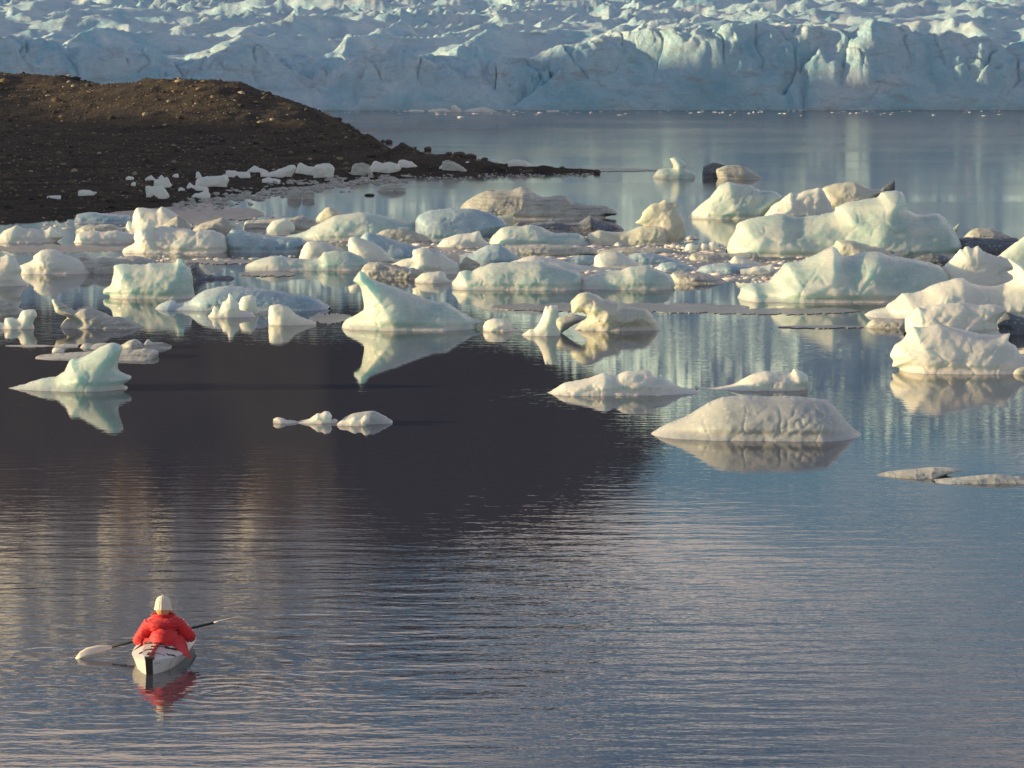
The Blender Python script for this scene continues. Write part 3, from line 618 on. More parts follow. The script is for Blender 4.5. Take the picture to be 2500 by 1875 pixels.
berg('B', [(820,690),(840,640),(940,605),(1050,625),(1120,655),(1250,650),(1400,638),(1410,665),(1380,720)], 745, 'd', 'pale silty ledge leaning on the right flank of the long aqua ridge')
berg('B', [(990,705),(1080,665),(1200,660),(1300,680),(1400,720),(1445,765)], 778, 'd', 'low greenish-grey hummock just in front of the pale silty ledge')
berg('B', [(1310,595),(1340,550),(1430,515),(1600,500),(1750,505),(1900,540),(1990,590),(2018,640),(1960,690),(1900,740)], 755, 'b', 'big smooth blue boulder of ice with a pale left face in the back row', facet=0.5, tf=1.1)
berg('B', [(1940,560),(1960,555),(2060,555),(2065,600),(2050,640),(2030,660)], 690, 'y', 'yellowish chip of ice standing right behind the smooth blue boulder')
berg('B', [(408,895),(430,820),(480,755),(600,760),(700,800),(755,832)], 902, 'w', 'smooth cream hump at the left end of the diagonal white slab', facet=0.4, y_off=0.5)
berg('B', [(0,938),(80,900),(220,865),(330,880),(450,892),(560,885),(600,840),(700,830),(800,835),(900,880),(965,918),(930,960)], 982, 'a', 'long low aqua iceberg lying in front of the smooth cream hump', facet=0.6)
berg('B', [(790,820),(795,730),(850,720),(950,750),(1040,800),(1100,860),(1155,912),(1110,925)], 945, 'w', 'bright diagonal white slab leaning right in the middle of the pack', facet=0.4)
berg('B', [(860,760),(920,690),(1000,695),(1150,745),(1300,790),(1500,835),(1565,882)], 925, 'b', 'dark blue wedge behind the diagonal white slab', facet=0.5, y_off=1.0)
berg('B', [(880,1000),(905,950),(950,925),(1030,910),(1150,940),(1280,960),(1385,985),(1370,1030)], 1048, 'd', 'rough tan wall of ice with a flat top left of the small white floe', rough=1.8)
berg('B', [(1070,960),(1200,900),(1285,880),(1290,820),(1380,805),(1450,845),(1500,838),(1540,870),(1640,930),(1650,985)], 1012, 'w', 'knobbly cream iceberg behind the rough tan wall')
berg('B', [(1640,950),(1690,880),(1740,892),(1810,932),(1795,975)], 1000, 'd', 'small cream peak between the knobbly iceberg and the long green front')
berg('B', [(1305,1048),(1370,1000),(1440,990),(1500,985),(1535,1005),(1560,1045),(1645,1082)], 1078, 'w', 'small white floe with a rounded top in front of the rough tan wall', facet=0.7)
berg('B', [(745,1400),(770,1360),(850,1320),(910,1280),(905,1200),(880,1100),(830,1060),(858,1010),(880,985),(905,990),(960,1040),(1050,1075),(1200,1125),(1330,1175),(1430,1212),(1550,1230),(1650,1290),(1750,1350),(1835,1372),(1780,1400)], 1445, 'a', 'sail-shaped iceberg with a hooked left tip and green flank, centre of the picture', facet=0.55, tf=1.1)
berg('B', [(1830,1415),(1850,1375),(1880,1360),(1930,1350),(2000,1355),(2050,1390),(2060,1430),(2125,1440)], 1452, 'w', 'little cream lump right of the sail-shaped iceberg')
berg('B', [(1650,855),(1750,840),(1850,790),(1960,775),(2050,830),(2120,890),(2085,925)], 945, 'b', 'pale blue peaked mound shaded by its neighbours behind the long green front', facet=0.5)
berg('B', [(1475,795),(1520,740),(1640,700),(1730,692),(1800,675),(1830,740),(1885,775)], 805, 'w', 'small cream hump with a horn, in front of the smooth blue boulder')
berg('C', [(-20,765),(10,710),(40,680),(75,650),(130,640),(240,635),(290,625),(400,650),(480,690),(560,690),(680,700),(730,740),(800,792)], 792, 'a', 'long greenish ridge of ice with a notched left end in the middle distance', facet=0.7)
berg('C', [(730,765),(742,700),(830,670),(900,680),(1000,685),(1080,670),(1150,640),(1270,625),(1360,625),(1372,700),(1370,775)], 787, 'y', 'amber wedge of ice lying against the cauliflower-topped berg', facet=0.6)
berg('C', [(1185,700),(1180,640),(1115,612),(1150,570),(1180,520),(1230,470),(1290,460),(1345,438),(1378,462),(1440,455),(1442,530),(1480,580),(1498,650),(1490,720),(1440,790)], 792, 'y', 'cauliflower-topped yellowish iceberg in the middle distance', rough=2.2, tf=0.8, y_off=0.8)
berg('C', [(-240,495),(-190,440),(-100,390),(0,360),(150,355),(230,338),(290,345),(350,400),(430,412),(540,400),(590,415),(620,450),(750,475),(900,490),(955,520),(965,550),(880,565)], 587, 'd', 'long dark-bellied silty iceberg with a pale hump, farthest large berg left of centre', facet=0.6)
berg('C', [(160,640),(200,605),(300,612),(480,600),(560,612),(680,605),(760,555),(830,590),(960,620),(1022,665)], 692, 'k', 'dark flat slab with tan peaks lying in front of the long silty iceberg', facet=0.5, tf=1.3)
berg('C', [(1240,262),(1290,200),(1340,188),(1400,190),(1395,150),(1375,115),(1430,108),(1510,160),(1490,200),(1560,230),(1572,265)], 272, 'a', 'far lone iceberg with a curled cream fin rising from a bluish base', facet=0.5)
berg('C', [(1625,260),(1635,180),(1700,150),(1800,165),(1780,200),(1765,262)], 268, 'k', 'dark left half of the far lone pair of rounded ice lumps', facet=0.5)
berg('C', [(1740,262),(1735,200),(1800,172),(1930,170),(2000,210),(2088,268)], 276, 'd', 'tan smooth right half of the far lone pair of rounded ice lumps', facet=0.4)
berg('C', [(1510,570),(1580,500),(1640,450),(1700,400),(1750,330),(1830,295),(1900,315),(1980,320),(2080,365),(2180,370),(2240,410),(2200,480),(2150,560)], 584, 'a', 'aqua iceberg with bright cream left face and teal hollow, left of the giant berg', facet=0.8)
for pp, lb in [([(1490,825),(1505,785),(1545,765),(1590,790),(1602,825)], 'leftmost of the three small round lumps beside the giant berg'), ([(1608,812),(1625,770),(1660,775),(1670,815)], 'middle and narrowest of the three small round lumps beside the giant berg'),
               ([(1665,822),(1680,770),(1720,757),(1745,785),(1748,822)], 'rightmost of the three small round lumps beside the giant berg')]:
    berg('C', pp, 832, 'w', lb, facet=0.2, tf=1.2)
berg('C', [(788,935),(800,870),(870,840),(960,835),(1050,870),(1145,938)], 968, 'w', 'smooth cream half-dome in the middle of the brash, above the green-fronted bergs', facet=0.4)
berg('C', [(125,925),(250,880),(330,865),(420,880),(560,905),(690,940),(800,950),(965,968)], 992, 'w', 'long snowy crest of ice right behind the long green front', tf=1.2, facet=0.6)
berg('C', [(-305,1068),(-270,1030),(-250,990),(-200,978),(-150,985),(-100,958),(0,925),(150,915),(370,907),(450,930),(600,970),(680,1000),(712,1080),(715,1120)], 1132, 'a', 'long green-fronted iceberg with cream crags on its left end, middle of the pack edge', facet=0.6)
berg('C', [(648,1078),(680,1045),(750,1020),(850,990),(1000,975),(1060,950),(1100,947),(1200,940),(1300,980),(1380,1020),(1418,1090),(1405,1112)], 1128, 'a', 'low green iceberg with a frosty right shoulder, next right of the long green-fronted one', facet=0.5)
berg('C', [(1380,1055),(1400,1000),(1500,998),(1650,1010),(1740,1035),(1810,1062)], 1082, 'd', 'flat brown floe at the right end of the low green iceberg', name='ice_floe', tf=1.6)
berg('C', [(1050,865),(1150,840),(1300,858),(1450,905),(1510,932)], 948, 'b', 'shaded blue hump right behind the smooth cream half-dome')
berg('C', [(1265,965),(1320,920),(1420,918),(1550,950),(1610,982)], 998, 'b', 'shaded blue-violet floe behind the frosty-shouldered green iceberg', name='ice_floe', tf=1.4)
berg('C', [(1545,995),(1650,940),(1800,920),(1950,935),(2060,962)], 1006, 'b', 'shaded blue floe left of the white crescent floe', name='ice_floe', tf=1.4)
berg('C', [(1838,912),(1880,870),(1950,880),(2050,918),(2090,946)], 955, 'w', 'small cream oval floe below the foot of the giant berg', name='ice_floe')
berg('C', [(1915,972),(1980,965),(2030,950),(2100,945),(2172,933),(2178,990)], 1014, 'w', 'white crescent-shaped floe left of the long aqua-white berg', name='ice_floe')
berg('C', [(1525,885),(1550,850),(1700,848),(1850,850),(2030,838),(2070,880)], 908, 'd', 'flat silty brown floe along the left foot of the giant berg', name='ice_floe', tf=1.5)
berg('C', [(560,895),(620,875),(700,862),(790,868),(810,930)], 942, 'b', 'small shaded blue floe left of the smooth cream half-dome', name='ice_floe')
berg('C', [(790,845),(900,815),(1100,800),(1300,805),(1500,838),(1540,850)], 862, 'd', 'long flat purple-brown floe beneath the cauliflower-topped berg', name='ice_floe', tf=1.3)
berg('C', [(60,800),(200,785),(400,778),(600,790),(760,800),(830,860),(700,880)], 885, 'd', 'wide flat brown floe in front of the long greenish ridge', name='ice_floe', tf=1.3)
berg('B', [(-20,680),(0,600),(150,588),(330,575),(440,560),(530,585),(560,640)], 690, 'd', 'low brown ice rubble stretching left of the amber peaked lump', name='ice_floe', tf=1.3)
# front pair right of centre
berg('C', [(235,1478),(290,1432),(330,1432),(380,1360),(415,1260),(435,1262),(460,1245),(480,1252),(510,1248),(506,1330),(500,1400),(535,1462)], 1488, 'w', 'leaning cream pillar with a broken top, right of the little cream lump', facet=0.6, tf=1.2)
berg('C', [(505,1455),(500,1362),(560,1330),(640,1320),(735,1335),(700,1370),(600,1420),(535,1470)], 1478, 'd', 'dark olive wedge leaning right against the cream pillar', facet=0.4, y_off=0.3)
berg('C', [(620,1440),(660,1400),(740,1340),(690,1300),(620,1312),(614,1220),(660,1170),(720,1145),(800,1160),(860,1200),(900,1210),(990,1235),(1002,1260),(1080,1262),(1190,1278),(1240,1320),(1280,1380),(1305,1412)], 1447, 'y', 'glassy crumpled iceberg with a cream crown, right of the leaning pillar', facet=1.3, tf=1.1)
# right group
berg('D', [(200,565),(280,470),(330,440),(380,400),(420,378),(432,402),(500,372),(560,362),(630,335),(670,380),(720,460),(758,522)], 610, 'w', 'knobbly white hump riding behind the left part of the giant berg', rough=1.5, y_off=1.6)
berg('D', [(640,420),(660,345),(760,310),(900,297),(960,320),(1030,352),(1100,350),(1132,376),(1060,420)], 520, 'y', 'pale amber slab at the back, behind the tower of the giant berg', facet=0.5)
berg('D', [(1105,380),(1110,348),(1150,320),(1213,290),(1217,365)], 480, 'k', 'small dark pointed tip of ice sticking up behind the pale amber slab')
berg('D', [(-81,812),(-60,740),(-20,680),(0,620),(60,590),(200,560),(350,540),(460,570),(600,555),(755,525),(762,490),(850,455),(1000,430),(1090,410),(1110,380),(1200,363),(1272,375),(1300,440),(1315,515),(1400,550),(1550,540),(1620,600),(1680,680),(1728,790),(1690,850)], 882, 'a', 'giant aqua iceberg with a raised tower and an amber right end, largest in the pack', facet=0.75, tf=0.8)
berg('D', [(1655,700),(1660,660),(1685,640),(1716,612),(1705,665),(1700,720)], 760, 'd', 'small brown horn of ice at the right end of the giant berg')
berg('D', [(715,798),(755,780),(770,745),(900,752),(1000,785),(1080,800),(1150,825),(1200,850),(1260,825),(1318,812),(1322,860),(1300,885)], 905, 'y', 'brown curved slab lying in front of the giant berg with an upturned right tip', facet=1.0)
berg('D', [(1345,895),(1420,865),(1500,850),(1600,862),(1690,920)], 945, 'k', 'dark silty hump at the right foot of the giant berg')
berg('D', [(1705,760),(1720,726),(1900,730),(2020,732),(2165,730),(2165,780)], 862, 'k', 'dark blue flat-topped block behind the spiky hump at right', facet=0.4, tf=1.2)
berg('D', [(1745,725),(1790,680),(1850,655),(1950,655),(2030,680),(2115,722)], 740, 'd', 'small tan dome seen over the dark blue flat-topped block', facet=0.6)
berg('D', [(0,1192),(40,1110),(110,1075),(180,1080),(250,1060),(300,1000),(330,980),(360,930),(390,920),(480,910),(560,880),(640,840),(730,795),(765,812),(800,860),(870,870),(960,840),(1080,835),(1160,860),(1280,880),(1400,900),(1550,940),(1640,1000),(1640,1100)], 1222, 'a', 'long aqua-white iceberg with a stepped left end, in front of the giant berg', facet=0.75)
berg('F', [(850,640),(950,480),(1010,400),(1060,370),(1120,310),(1180,260),(1215,195),(1245,205),(1280,175),(1330,195),(1395,165),(1440,205),(1470,228),(1600,275),(1700,290),(1770,390),(1720,425),(1772,505),(1745,560)], 712, 'w', 'spiky snow-topped hump with a shaded blue flank near the right edge', rough=2.0, facet=0.7)
berg('F', [(1585,285),(1700,190),(1800,120),(1870,70),(1990,0),(2010,200)], 415, 'a', 'pale slanting slab leaving the frame at the right edge, highest there', facet=0.4)
berg('F', [(228,890),(300,830),(400,800),(470,790),(490,760),(560,720),(640,650),(760,640),(840,620),(950,560),(1050,530),(1100,520),(1180,495),(1250,495),(1330,540),(1450,570),(1600,570),(1700,540),(1775,500),(1700,430),(1770,400),(1700,300),(1790,330),(1870,345),(1920,310),(2010,420),(2060,850)], 908, 'w', 'long bright white iceberg rising to a forked crag at the right edge', facet=0.7)
berg('F', [(255,1002),(290,950),(340,912),(500,908),(620,905),(700,915),(700,1000)], 1004, 'd', 'snowy low floe under the left end of the long bright white iceberg', name='ice_floe', tf=1.4)
berg('F', [(665,1032),(662,910),(740,830),(790,785),(860,802),(1000,762),(1100,750),(1200,740),(1400,765),(1560,760),(1690,800),(1660,850),(1590,930),(1600,1020),(1650,1072)], 1105, 'w', 'cream saddle-shaped iceberg between the long white one and the front right one', facet=0.8)
berg('F', [(1600,1010),(1575,950),(1620,880),(1700,840),(1800,870),(1880,900),(2010,900),(2060,1040)], 1062, 'k', 'dark blue-grey rounded boulder of ice at the right edge', facet=0.3)
berg('F', [(612,1442),(600,1400),(535,1390),(545,1325),(508,1280),(560,1170),(640,1120),(690,1040),(740,980),(800,992),(880,985),(990,958),(1130,985),(1300,1030),(1480,1065),(1600,1070),(1722,1050),(1700,1120),(1780,1180),(1830,1258),(1900,1262),(2000,1262),(2010,1400)], 1462, 'w', 'front right iceberg with bulging cream face, undercut left foot and a back fin', facet=0.6)
berg('F', [(1755,1460),(1780,1420),(1860,1390),(1960,1388)], 1472, 'd', 'tiny silty lump at the right edge beside the front right iceberg', name='ice_floe')
# far white bits against the glacier foot
for k, (pp, lb) in enumerate([([(600,666),(620,655),(700,650),(745,666)], 'low white piece left of the pointed one at the glacier foot'), ([(742,668),(745,640),(765,628),(780,640),(802,660)], 'pointed white piece at the glacier foot'),
        ([(798,668),(880,650),(940,642),(1005,664)], 'long white mound right of the pointed piece at the glacier foot'), ([(483,668),(500,657),(582,660)], 'leftmost flat white piece at the glacier foot'), ([(1310,672),(1320,660),(1390,664)], 'flat white piece at the glacier foot, farthest right'), ([(1072,668),(1078,657),(1100,666)], 'tiny white knob between the mound and the farthest flat piece')]):
    berg('M', pp, 671, 'w', lb, tf=0.8, cell=1.6, y_off=-6 if False else 0)
# ------------------------------------------------------------------ ice chunks stranded on the gravel
def shift_ground(u, v):
    p = hit_ground(u, v); return (p[1], p[2] - 0.02)
GCH = 'ice chunks stranded on the gravel shore'
chunks = [('K', [(985,890),(985,840),(1050,842),(1090,835),(1120,870),(1147,910),(1130,925)], 926, 'largest bluish chunk on the gravel near the water, left part'),
 ('K', [(1040,803),(1080,790),(1130,785),(1150,815),(1172,845)], 853, 'sloping bluish chunk just above the largest one on the gravel'),
 ('K', [(980,790),(1020,772),(1055,797)], 804, 'small flat chunk above left of the largest one'), ('K', [(1068,785),(1090,767),(1112,788)], 794, 'small pointed chunk above the sloping bluish one'),
 ('K', [(1165,770),(1180,760),(1205,760),(1207,782)], 785, 'small square chunk alone, highest between the two chunk fields'), ('K', [(318,910),(350,905),(410,905),(412,922)], 928, 'flat white sliver farthest left on the dark gravel'),
 ('K', [(530,872),(560,868),(600,868),(655,882),(640,898)], 906, 'star-shaped flat sliver, second from the left on the dark gravel'), ('K', [(885,825),(900,815),(915,822),(915,840)], 843, 'tiny upright chunk left of the largest one'),
 ('K', [(850,782),(870,775),(900,780),(905,795)], 799, 'thin chunk at the left end of the upper scatter'), ('K', [(1318,832),(1330,795),(1400,775),(1480,772),(1520,762),(1547,800),(1535,832)], 845, 'wide jagged chunk in the middle of the stranded field'),
 ('K', [(1320,788),(1325,748),(1345,745),(1367,785)], 792, 'upright pointed chunk left of the wide jagged one'), ('K', [(1262,842),(1280,818),(1300,835),(1400,850),(1410,868)], 872, 'low chunk with a raised left tip below the wide jagged one'),
 ('K', [(1283,918),(1320,895),(1370,880),(1395,858),(1420,900),(1417,930)], 934, 'white chunk rising to a peak at its right, nearest the water'), ('K', [(1525,738),(1545,732),(1600,742),(1680,750),(1692,780)], 788, 'ragged flat chunk right of the upright pointed one'),
 ('K', [(1665,742),(1690,720),(1715,703),(1760,720),(1812,742)], 750, 'thin spread of ice at the top of the stranded field'), ('K', [(1758,778),(1762,740),(1820,748),(1900,720),(1980,695),(2000,720),(1968,782)], 786, 'broad jagged chunk rising to the right'),
 ('K', [(1993,748),(2010,700),(2025,683),(2060,700),(2120,712),(2118,757)], 762, 'horned chunk next right of the broad jagged one'), ('L', [(182,482),(185,430),(240,410),(290,415),(322,440),(316,500)], 508, 'big square pale chunk at the right end of the stranded field'),
 ('K', [(1770,795),(1810,782),(1890,797),(1892,818)], 823, 'low oval chunk below the broad jagged one'), ('K', [(1203,860),(1222,850),(1248,860),(1248,870)], 873, 'small oval chunk right of the largest one'),
 ('L', [(435,462),(450,422),(500,405),(550,420),(582,482)], 490, 'dark rounded half-clear chunk on the spit'), ('L', [(555,448),(590,395),(620,400),(650,412),(700,403),(760,420),(772,450),(752,472)], 477, 'long white chunk right of the dark rounded one on the spit'),
 ('L', [(752,400),(765,388),(790,388),(850,405),(890,437)], 442, 'leaning oval white chunk on the spit'), ('L', [(1028,438),(1060,412),(1110,415),(1112,442)], 450, 'white oval chunk beside a grey slab farther out on the spit'),
 ('L', [(1050,400),(1090,390),(1150,410),(1217,457)], 462, 'grey-cream slab sloping right on the spit'), ('L', [(1493,398),(1530,383),(1590,388),(1620,400),(1652,427)], 430, 'long bluish chunk on the far edge of the spit'),
 ('L', [(1378,402),(1385,378),(1430,392)], 407, 'thin pale chunk on the far edge of the spit, left of the long bluish one'), ('L', [(1207,404),(1220,392),(1236,405)], 410, 'tiny white chip in the middle of the spit')]
for r, pts, base, lb in chunks:
    a, b, s = RG[r]; pp = conv(r, pts); um = np.mean([p[0] for p in pp]); vb = b + s * base
    gp = shift_ground(um, vb)
    o = solid('ice_chunk', pp, vb, 'd' if ('dark' in lb[:5] or 'grey' in lb[:5]) else 'w', tf=0.9, rough=1.3, ground=gp, sink=0.25, cell=1.6, facet=1.0)
    tag(o, lb, 'ice chunk', GCH)
for pp, base, lb in [([(5,645),(10,600),(60,585),(95,602),(100,640)], 652, 'murky tan ice block standing in the shallows, left one of two'), ([(105,642),(110,605),(150,592),(187,607),(185,645)], 652, 'murky tan ice block standing in the shallows, right one of two'),
                     ([(605,592),(640,560),(720,545),(800,572),(802,596)], 600, 'murky flat ice lump in the shallows off the spit')]:
    o = solid('ice_chunk', conv('L', pp), 250 + .36166 * base, 'd', tf=0.9, rough=1.3, cell=1.6); tag(o, lb, 'ice chunk', 'murky ice blocks in the shallows')

# ------------------------------------------------------------------ loose rubble, gravel and brash
def lump_template(rng, kind):
    bm = bmesh.new(); bmesh.ops.create_icosphere(bm, subdivisions=1, radius=1.0)
    v = np.array([p.co[:] for p in bm.verts]); f = np.array([[q.index for q in fc.verts] for fc in bm.faces]); bm.free()
    v = v * (1 + rng.uniform(-0.30, 0.30, (len(v), 1))); return v, f
def scatter(name, pos, size, mat, seed, flat=(0.55, 0.9), stretch=1.5, smooth=False):
    rng = np.random.RandomState(seed); tm = [lump_template(rng, 0) for _ in range(10)]
    V = []; Fc = []; off = 0
    for p, s in zip(pos, size):
        v, f = tm[rng.randint(10)]; a = rng.uniform(0, 2 * math.pi); c, sn = math.cos(a), math.sin(a)
        w = v * np.array([s * rng.uniform(1, stretch), s, s * rng.uniform(*flat)])
        w = np.stack([w[:, 0] * c - w[:, 1] * sn, w[:, 0] * sn + w[:, 1] * c, w[:, 2]], 1) + p
        V.append(w); Fc.append(f + off); off += len(v)
    o = link_mesh(name, np.vstack(V), np.vstack(Fc), mat, smooth=smooth); return tag(o, kind='stuff')
def rock_mat(name, cols, rough=0.85):
    m, t, b = new_mat(name); g = N(t, 'ShaderNodeNewGeometry')
    r = ramp(t, g.outputs['Random Per Island'], cols); r.color_ramp.interpolation = 'CONSTANT' if False else 'LINEAR'
    n = noise_node(t, mapping(t), 6.0, 6, 0.7); mx = N(t, 'ShaderNodeMix', data_type='RGBA', blend_type='MULTIPLY'); mx.inputs['Factor'].default_value = 0.6
    r2 = ramp(t, n.outputs['Fac'], [(0.3, (0.5, 0.5, 0.5)), (0.7, (1.2, 1.2, 1.2))])
    t.links.new(r.outputs[0], mx.inputs['A']); t.links.new(r2.outputs[0], mx.inputs['B']); t.links.new(mx.outputs['Result'], b.inputs['Base Color']); b.inputs['Roughness'].default_value = rough
    return m
M_GRAV = rock_mat('gravel_stone', [(0.0, (0.030, 0.029, 0.029)), (0.5, (0.075, 0.063, 0.050)), (0.88, (0.20, 0.15, 0.09)), (0.98, (0.42, 0.35, 0.24))])
M_ROCK = rock_mat('dark_boulder', [(0.0, (0.06, 0.052, 0.046)), (0.7, (0.11, 0.09, 0.07)), (1.0, (0.15, 0.12, 0.09))])
M_TAN = plain('pale_boulder', (0.40, 0.36, 0.22), 0.9, 0.02, 8, var=0.2)
rng = np.random.RandomState(5)
n = 34000
gy_ = 130 + 170 * rng.rand(n) ** 0.8; gx_ = gy_ * (-0.165 + 0.175 * rng.rand(n)); gz_ = moraine_h(gx_, gy_)
k = gz_ > -0.05; gx_, gy_, gz_ = gx_[k], gy_[k], gz_[k]
sz = 0.022 + 0.040 * rng.rand(len(gx_)) ** 2 + 0.20 * rng.rand(len(gx_)) ** 45
sz *= np.where(gy_ > 255, 1.35, 1.0)
# rubble keeps to patches
pm = fbm(gx_ / 3, gy_ / 8, 71, 3) + 0.5 * rng.rand(len(gx_)) > 0.05
gx_, gy_, gz_, sz = gx_[pm], gy_[pm], gz_[pm], sz[pm]
scatter('gravel', np.stack([gx_, gy_, gz_ + sz * 0.15], 1), sz, M_GRAV, 6)
# boulders, each a thing
def boulder(u, v, rpx, mat, label, group='dark boulders along the spit', wide=1.3, tall=0.85):
    _seed[0] += 1; sd = _seed[0]
    p = hit_ground(u, v + rpx * 0.5); r = rpx * p[1] / F
    bm = bmesh.new(); bmesh.ops.create_icosphere(bm, subdivisions=3, radius=1.0)
    for w in bm.verts:
        c = np.array(w.co[:]); a = 0
        n_ = fbm(np.array([c[0] * 1.3 + c[2] + sd]), np.array([c[1] * 1.3 - c[2] * .7 + sd * .37]), sd, 4)[0]
        cell_ = worley(np.array([c[0] * 1.1 + sd]), np.array([c[2] * 1.1 + c[1]]), sd)[0]
        w.co = w.co * (1 + 0.34 * n_ - 0.22 * (0.5 - cell_)); w.co.x *= wide; w.co.z *= tall; w.co *= r
    me = bpy.data.meshes.new('boulder'); bm.to_mesh(me); bm.free(); me.materials.append(mat)
    o = bpy.data.objects.new('boulder', me); COL.objects.link(o); o.location = (p[0], p[1], p[2] + r * tall * 0.45)
    return tag(o, label, 'boulder', group)
def LL(x, y): return 700 + .36166 * x, 250 + .36166 * y
for (x, y, r, w_, lb) in [(318, 152, 22, 1.1, 'dark boulder on the hill edge where the spit begins'), (465, 222, 15, 1.2, 'dark boulder left of the taller one at the foot of the hill'), (516, 228, 20, 1.1, 'tallest dark boulder at the foot of the hill'),
        (650, 262, 13, 1.2, 'small dark boulder left of the broad one on the upper spit'), (690, 266, 23, 1.1, 'broad dark boulder on the upper spit'), (790, 296, 10, 1.3, 'low dark boulder between the broad and the square one'), (865, 308, 11, 1.2, 'small dark boulder just left of the square one'),
        (952, 316, 25, 1.05, 'square dark boulder standing out on the middle spit'), (1095, 348, 20, 1.2, 'dark boulder before the two long ones on the spit'), (1165, 354, 30, 1.5, 'long dark boulder, left one of the pair beyond the square one'), (1240, 364, 26, 1.6, 'long dark boulder, right one of the pair beyond the square one'),
        (1335, 382, 15, 1.5, 'low dark boulder left of the long bluish ice chunk'), (1858, 444, 15, 1.3, 'dark boulder near the thin end of the spit'), (1975, 463, 9, 1.2, 'small dark stone near the spit tip'), (2014, 468, 15, 1.3, 'dark damp boulder just before the spit tip'), (2094, 468, 19, 1.25, 'dark boulder alone in the water at the spit tip')]:
    u, v = LL(x, y)
    boulder(u, v, r * .36166, M_ROCK, lb, wide=w_)
boulder(354, 279, 6.5, M_TAN, 'pale yellowish round boulder on the sunlit hillside', 'pale stones on the hillside', 1.0)
boulder(636, 297, 6, M_TAN, 'pale flat stone low on the right of the hillside', 'pale stones on the hillside', 1.4, 0.6)
boulder(412, 248, 4.5, M_TAN, 'small pale stone high on the sunlit hillside', 'pale stones on the hillside', 1.1)
boulder(625, 250, 6, M_GRAV, 'slanting brown stone on the right shoulder of the hill', 'pale stones on the hillside', 1.6, 0.7)
boulder(118, 233, 5, M_TAN, 'flat pale stone on the left hillside', 'pale stones on the hillside', 1.6, 0.5)
boulder(212, 290, 6, M_GRAV, 'reddish stone at the foot of the left hillside', 'pale stones on the hillside', 1.3, 0.7)
boulder(LL(560, 620)[0], LL(560, 620)[1], 7, M_ROCK, 'flat dark stone in the icy shallows off the spit', 'dark boulders along the spit', 1.8, 0.5)

# brash: frazil and small bits along the shore and between the bergs
def shore_pts(n, seed):
    r = np.random.RandomState(seed); us = np.concatenate([r.uniform(420, 1000, int(n * .8)), r.uniform(1000, 1450, n - int(n * .8))])
    vb = np.interp(us, [150, 300, 480, 620, 760, 900, 1050, 1200, 1330, 1462], [535, 518, 495, 470, 448, 436, 430, 425, 424, 421])
    vs = vb + 5 + r.normal(0, 1, n) * np.interp(us, [420, 700, 900, 1450], [9, 9, 6, 1.6])
    return us, vs, r
us, vs, r = shore_pts(1500, 9); P_ = []; Z_ = []
for u, v in zip(us, vs):
    if noise2(np.array([u / 38.0]), np.array([v / 9.0]), 7)[0] < -0.12: continue
    p = hit_ground(u, v)
    P_.append([p[0], p[1], max(p[2], 0) + 0.01]); Z_.append((0.05 + 0.10 * r.rand() ** 2) * (0.6 if u > 1000 else 1.25))
MB_ = ice_mat('brash_ice', (0.48, 0.47, 0.43), (0.36, 0.37, 0.36), (0.22, 0.20, 0.17), dirt=(0.5, 0.7), sss=0.3, rough=(0.3, 0.6))
scatter('brash_ice', P_, Z_, MB_, 10, (0.35, 0.8), 1.8)
# bits in the pack
r = np.random.RandomState(19); P_ = []; Z_ = []
for (u0, u1, v0, v1, n, s0) in [(1250, 2000, 598, 690, 1000, .09), (1000, 1700, 575, 640, 700, .09), (600, 1000, 540, 600, 450, .08), (250, 900, 625, 640, 90, .06), (1700, 2500, 600, 640, 160, .09), (100, 700, 520, 560, 160, .07), (880, 1450, 655, 672, 60, .06)]:
    for _ in range(n):
        p = on_water(r.uniform(u0, u1), r.uniform(v0, v1)); P_.append([p[0], p[1], 0.0]); Z_.append(s0 * (0.5 + 1.6 * r.rand() ** 3))
for _ in range(110):
    u = r.uniform(800, 2480); v = 268 + abs(r.normal(0, 5)); p = on_water(u, v + 3); P_.append([p[0], p[1], 0.0]); Z_.append(0.10 + 0.16 * r.rand() ** 2)
scatter('drifting_ice_bits', P_, Z_, MI['w'], 20, (0.25, 0.7), 2.4, smooth=False)

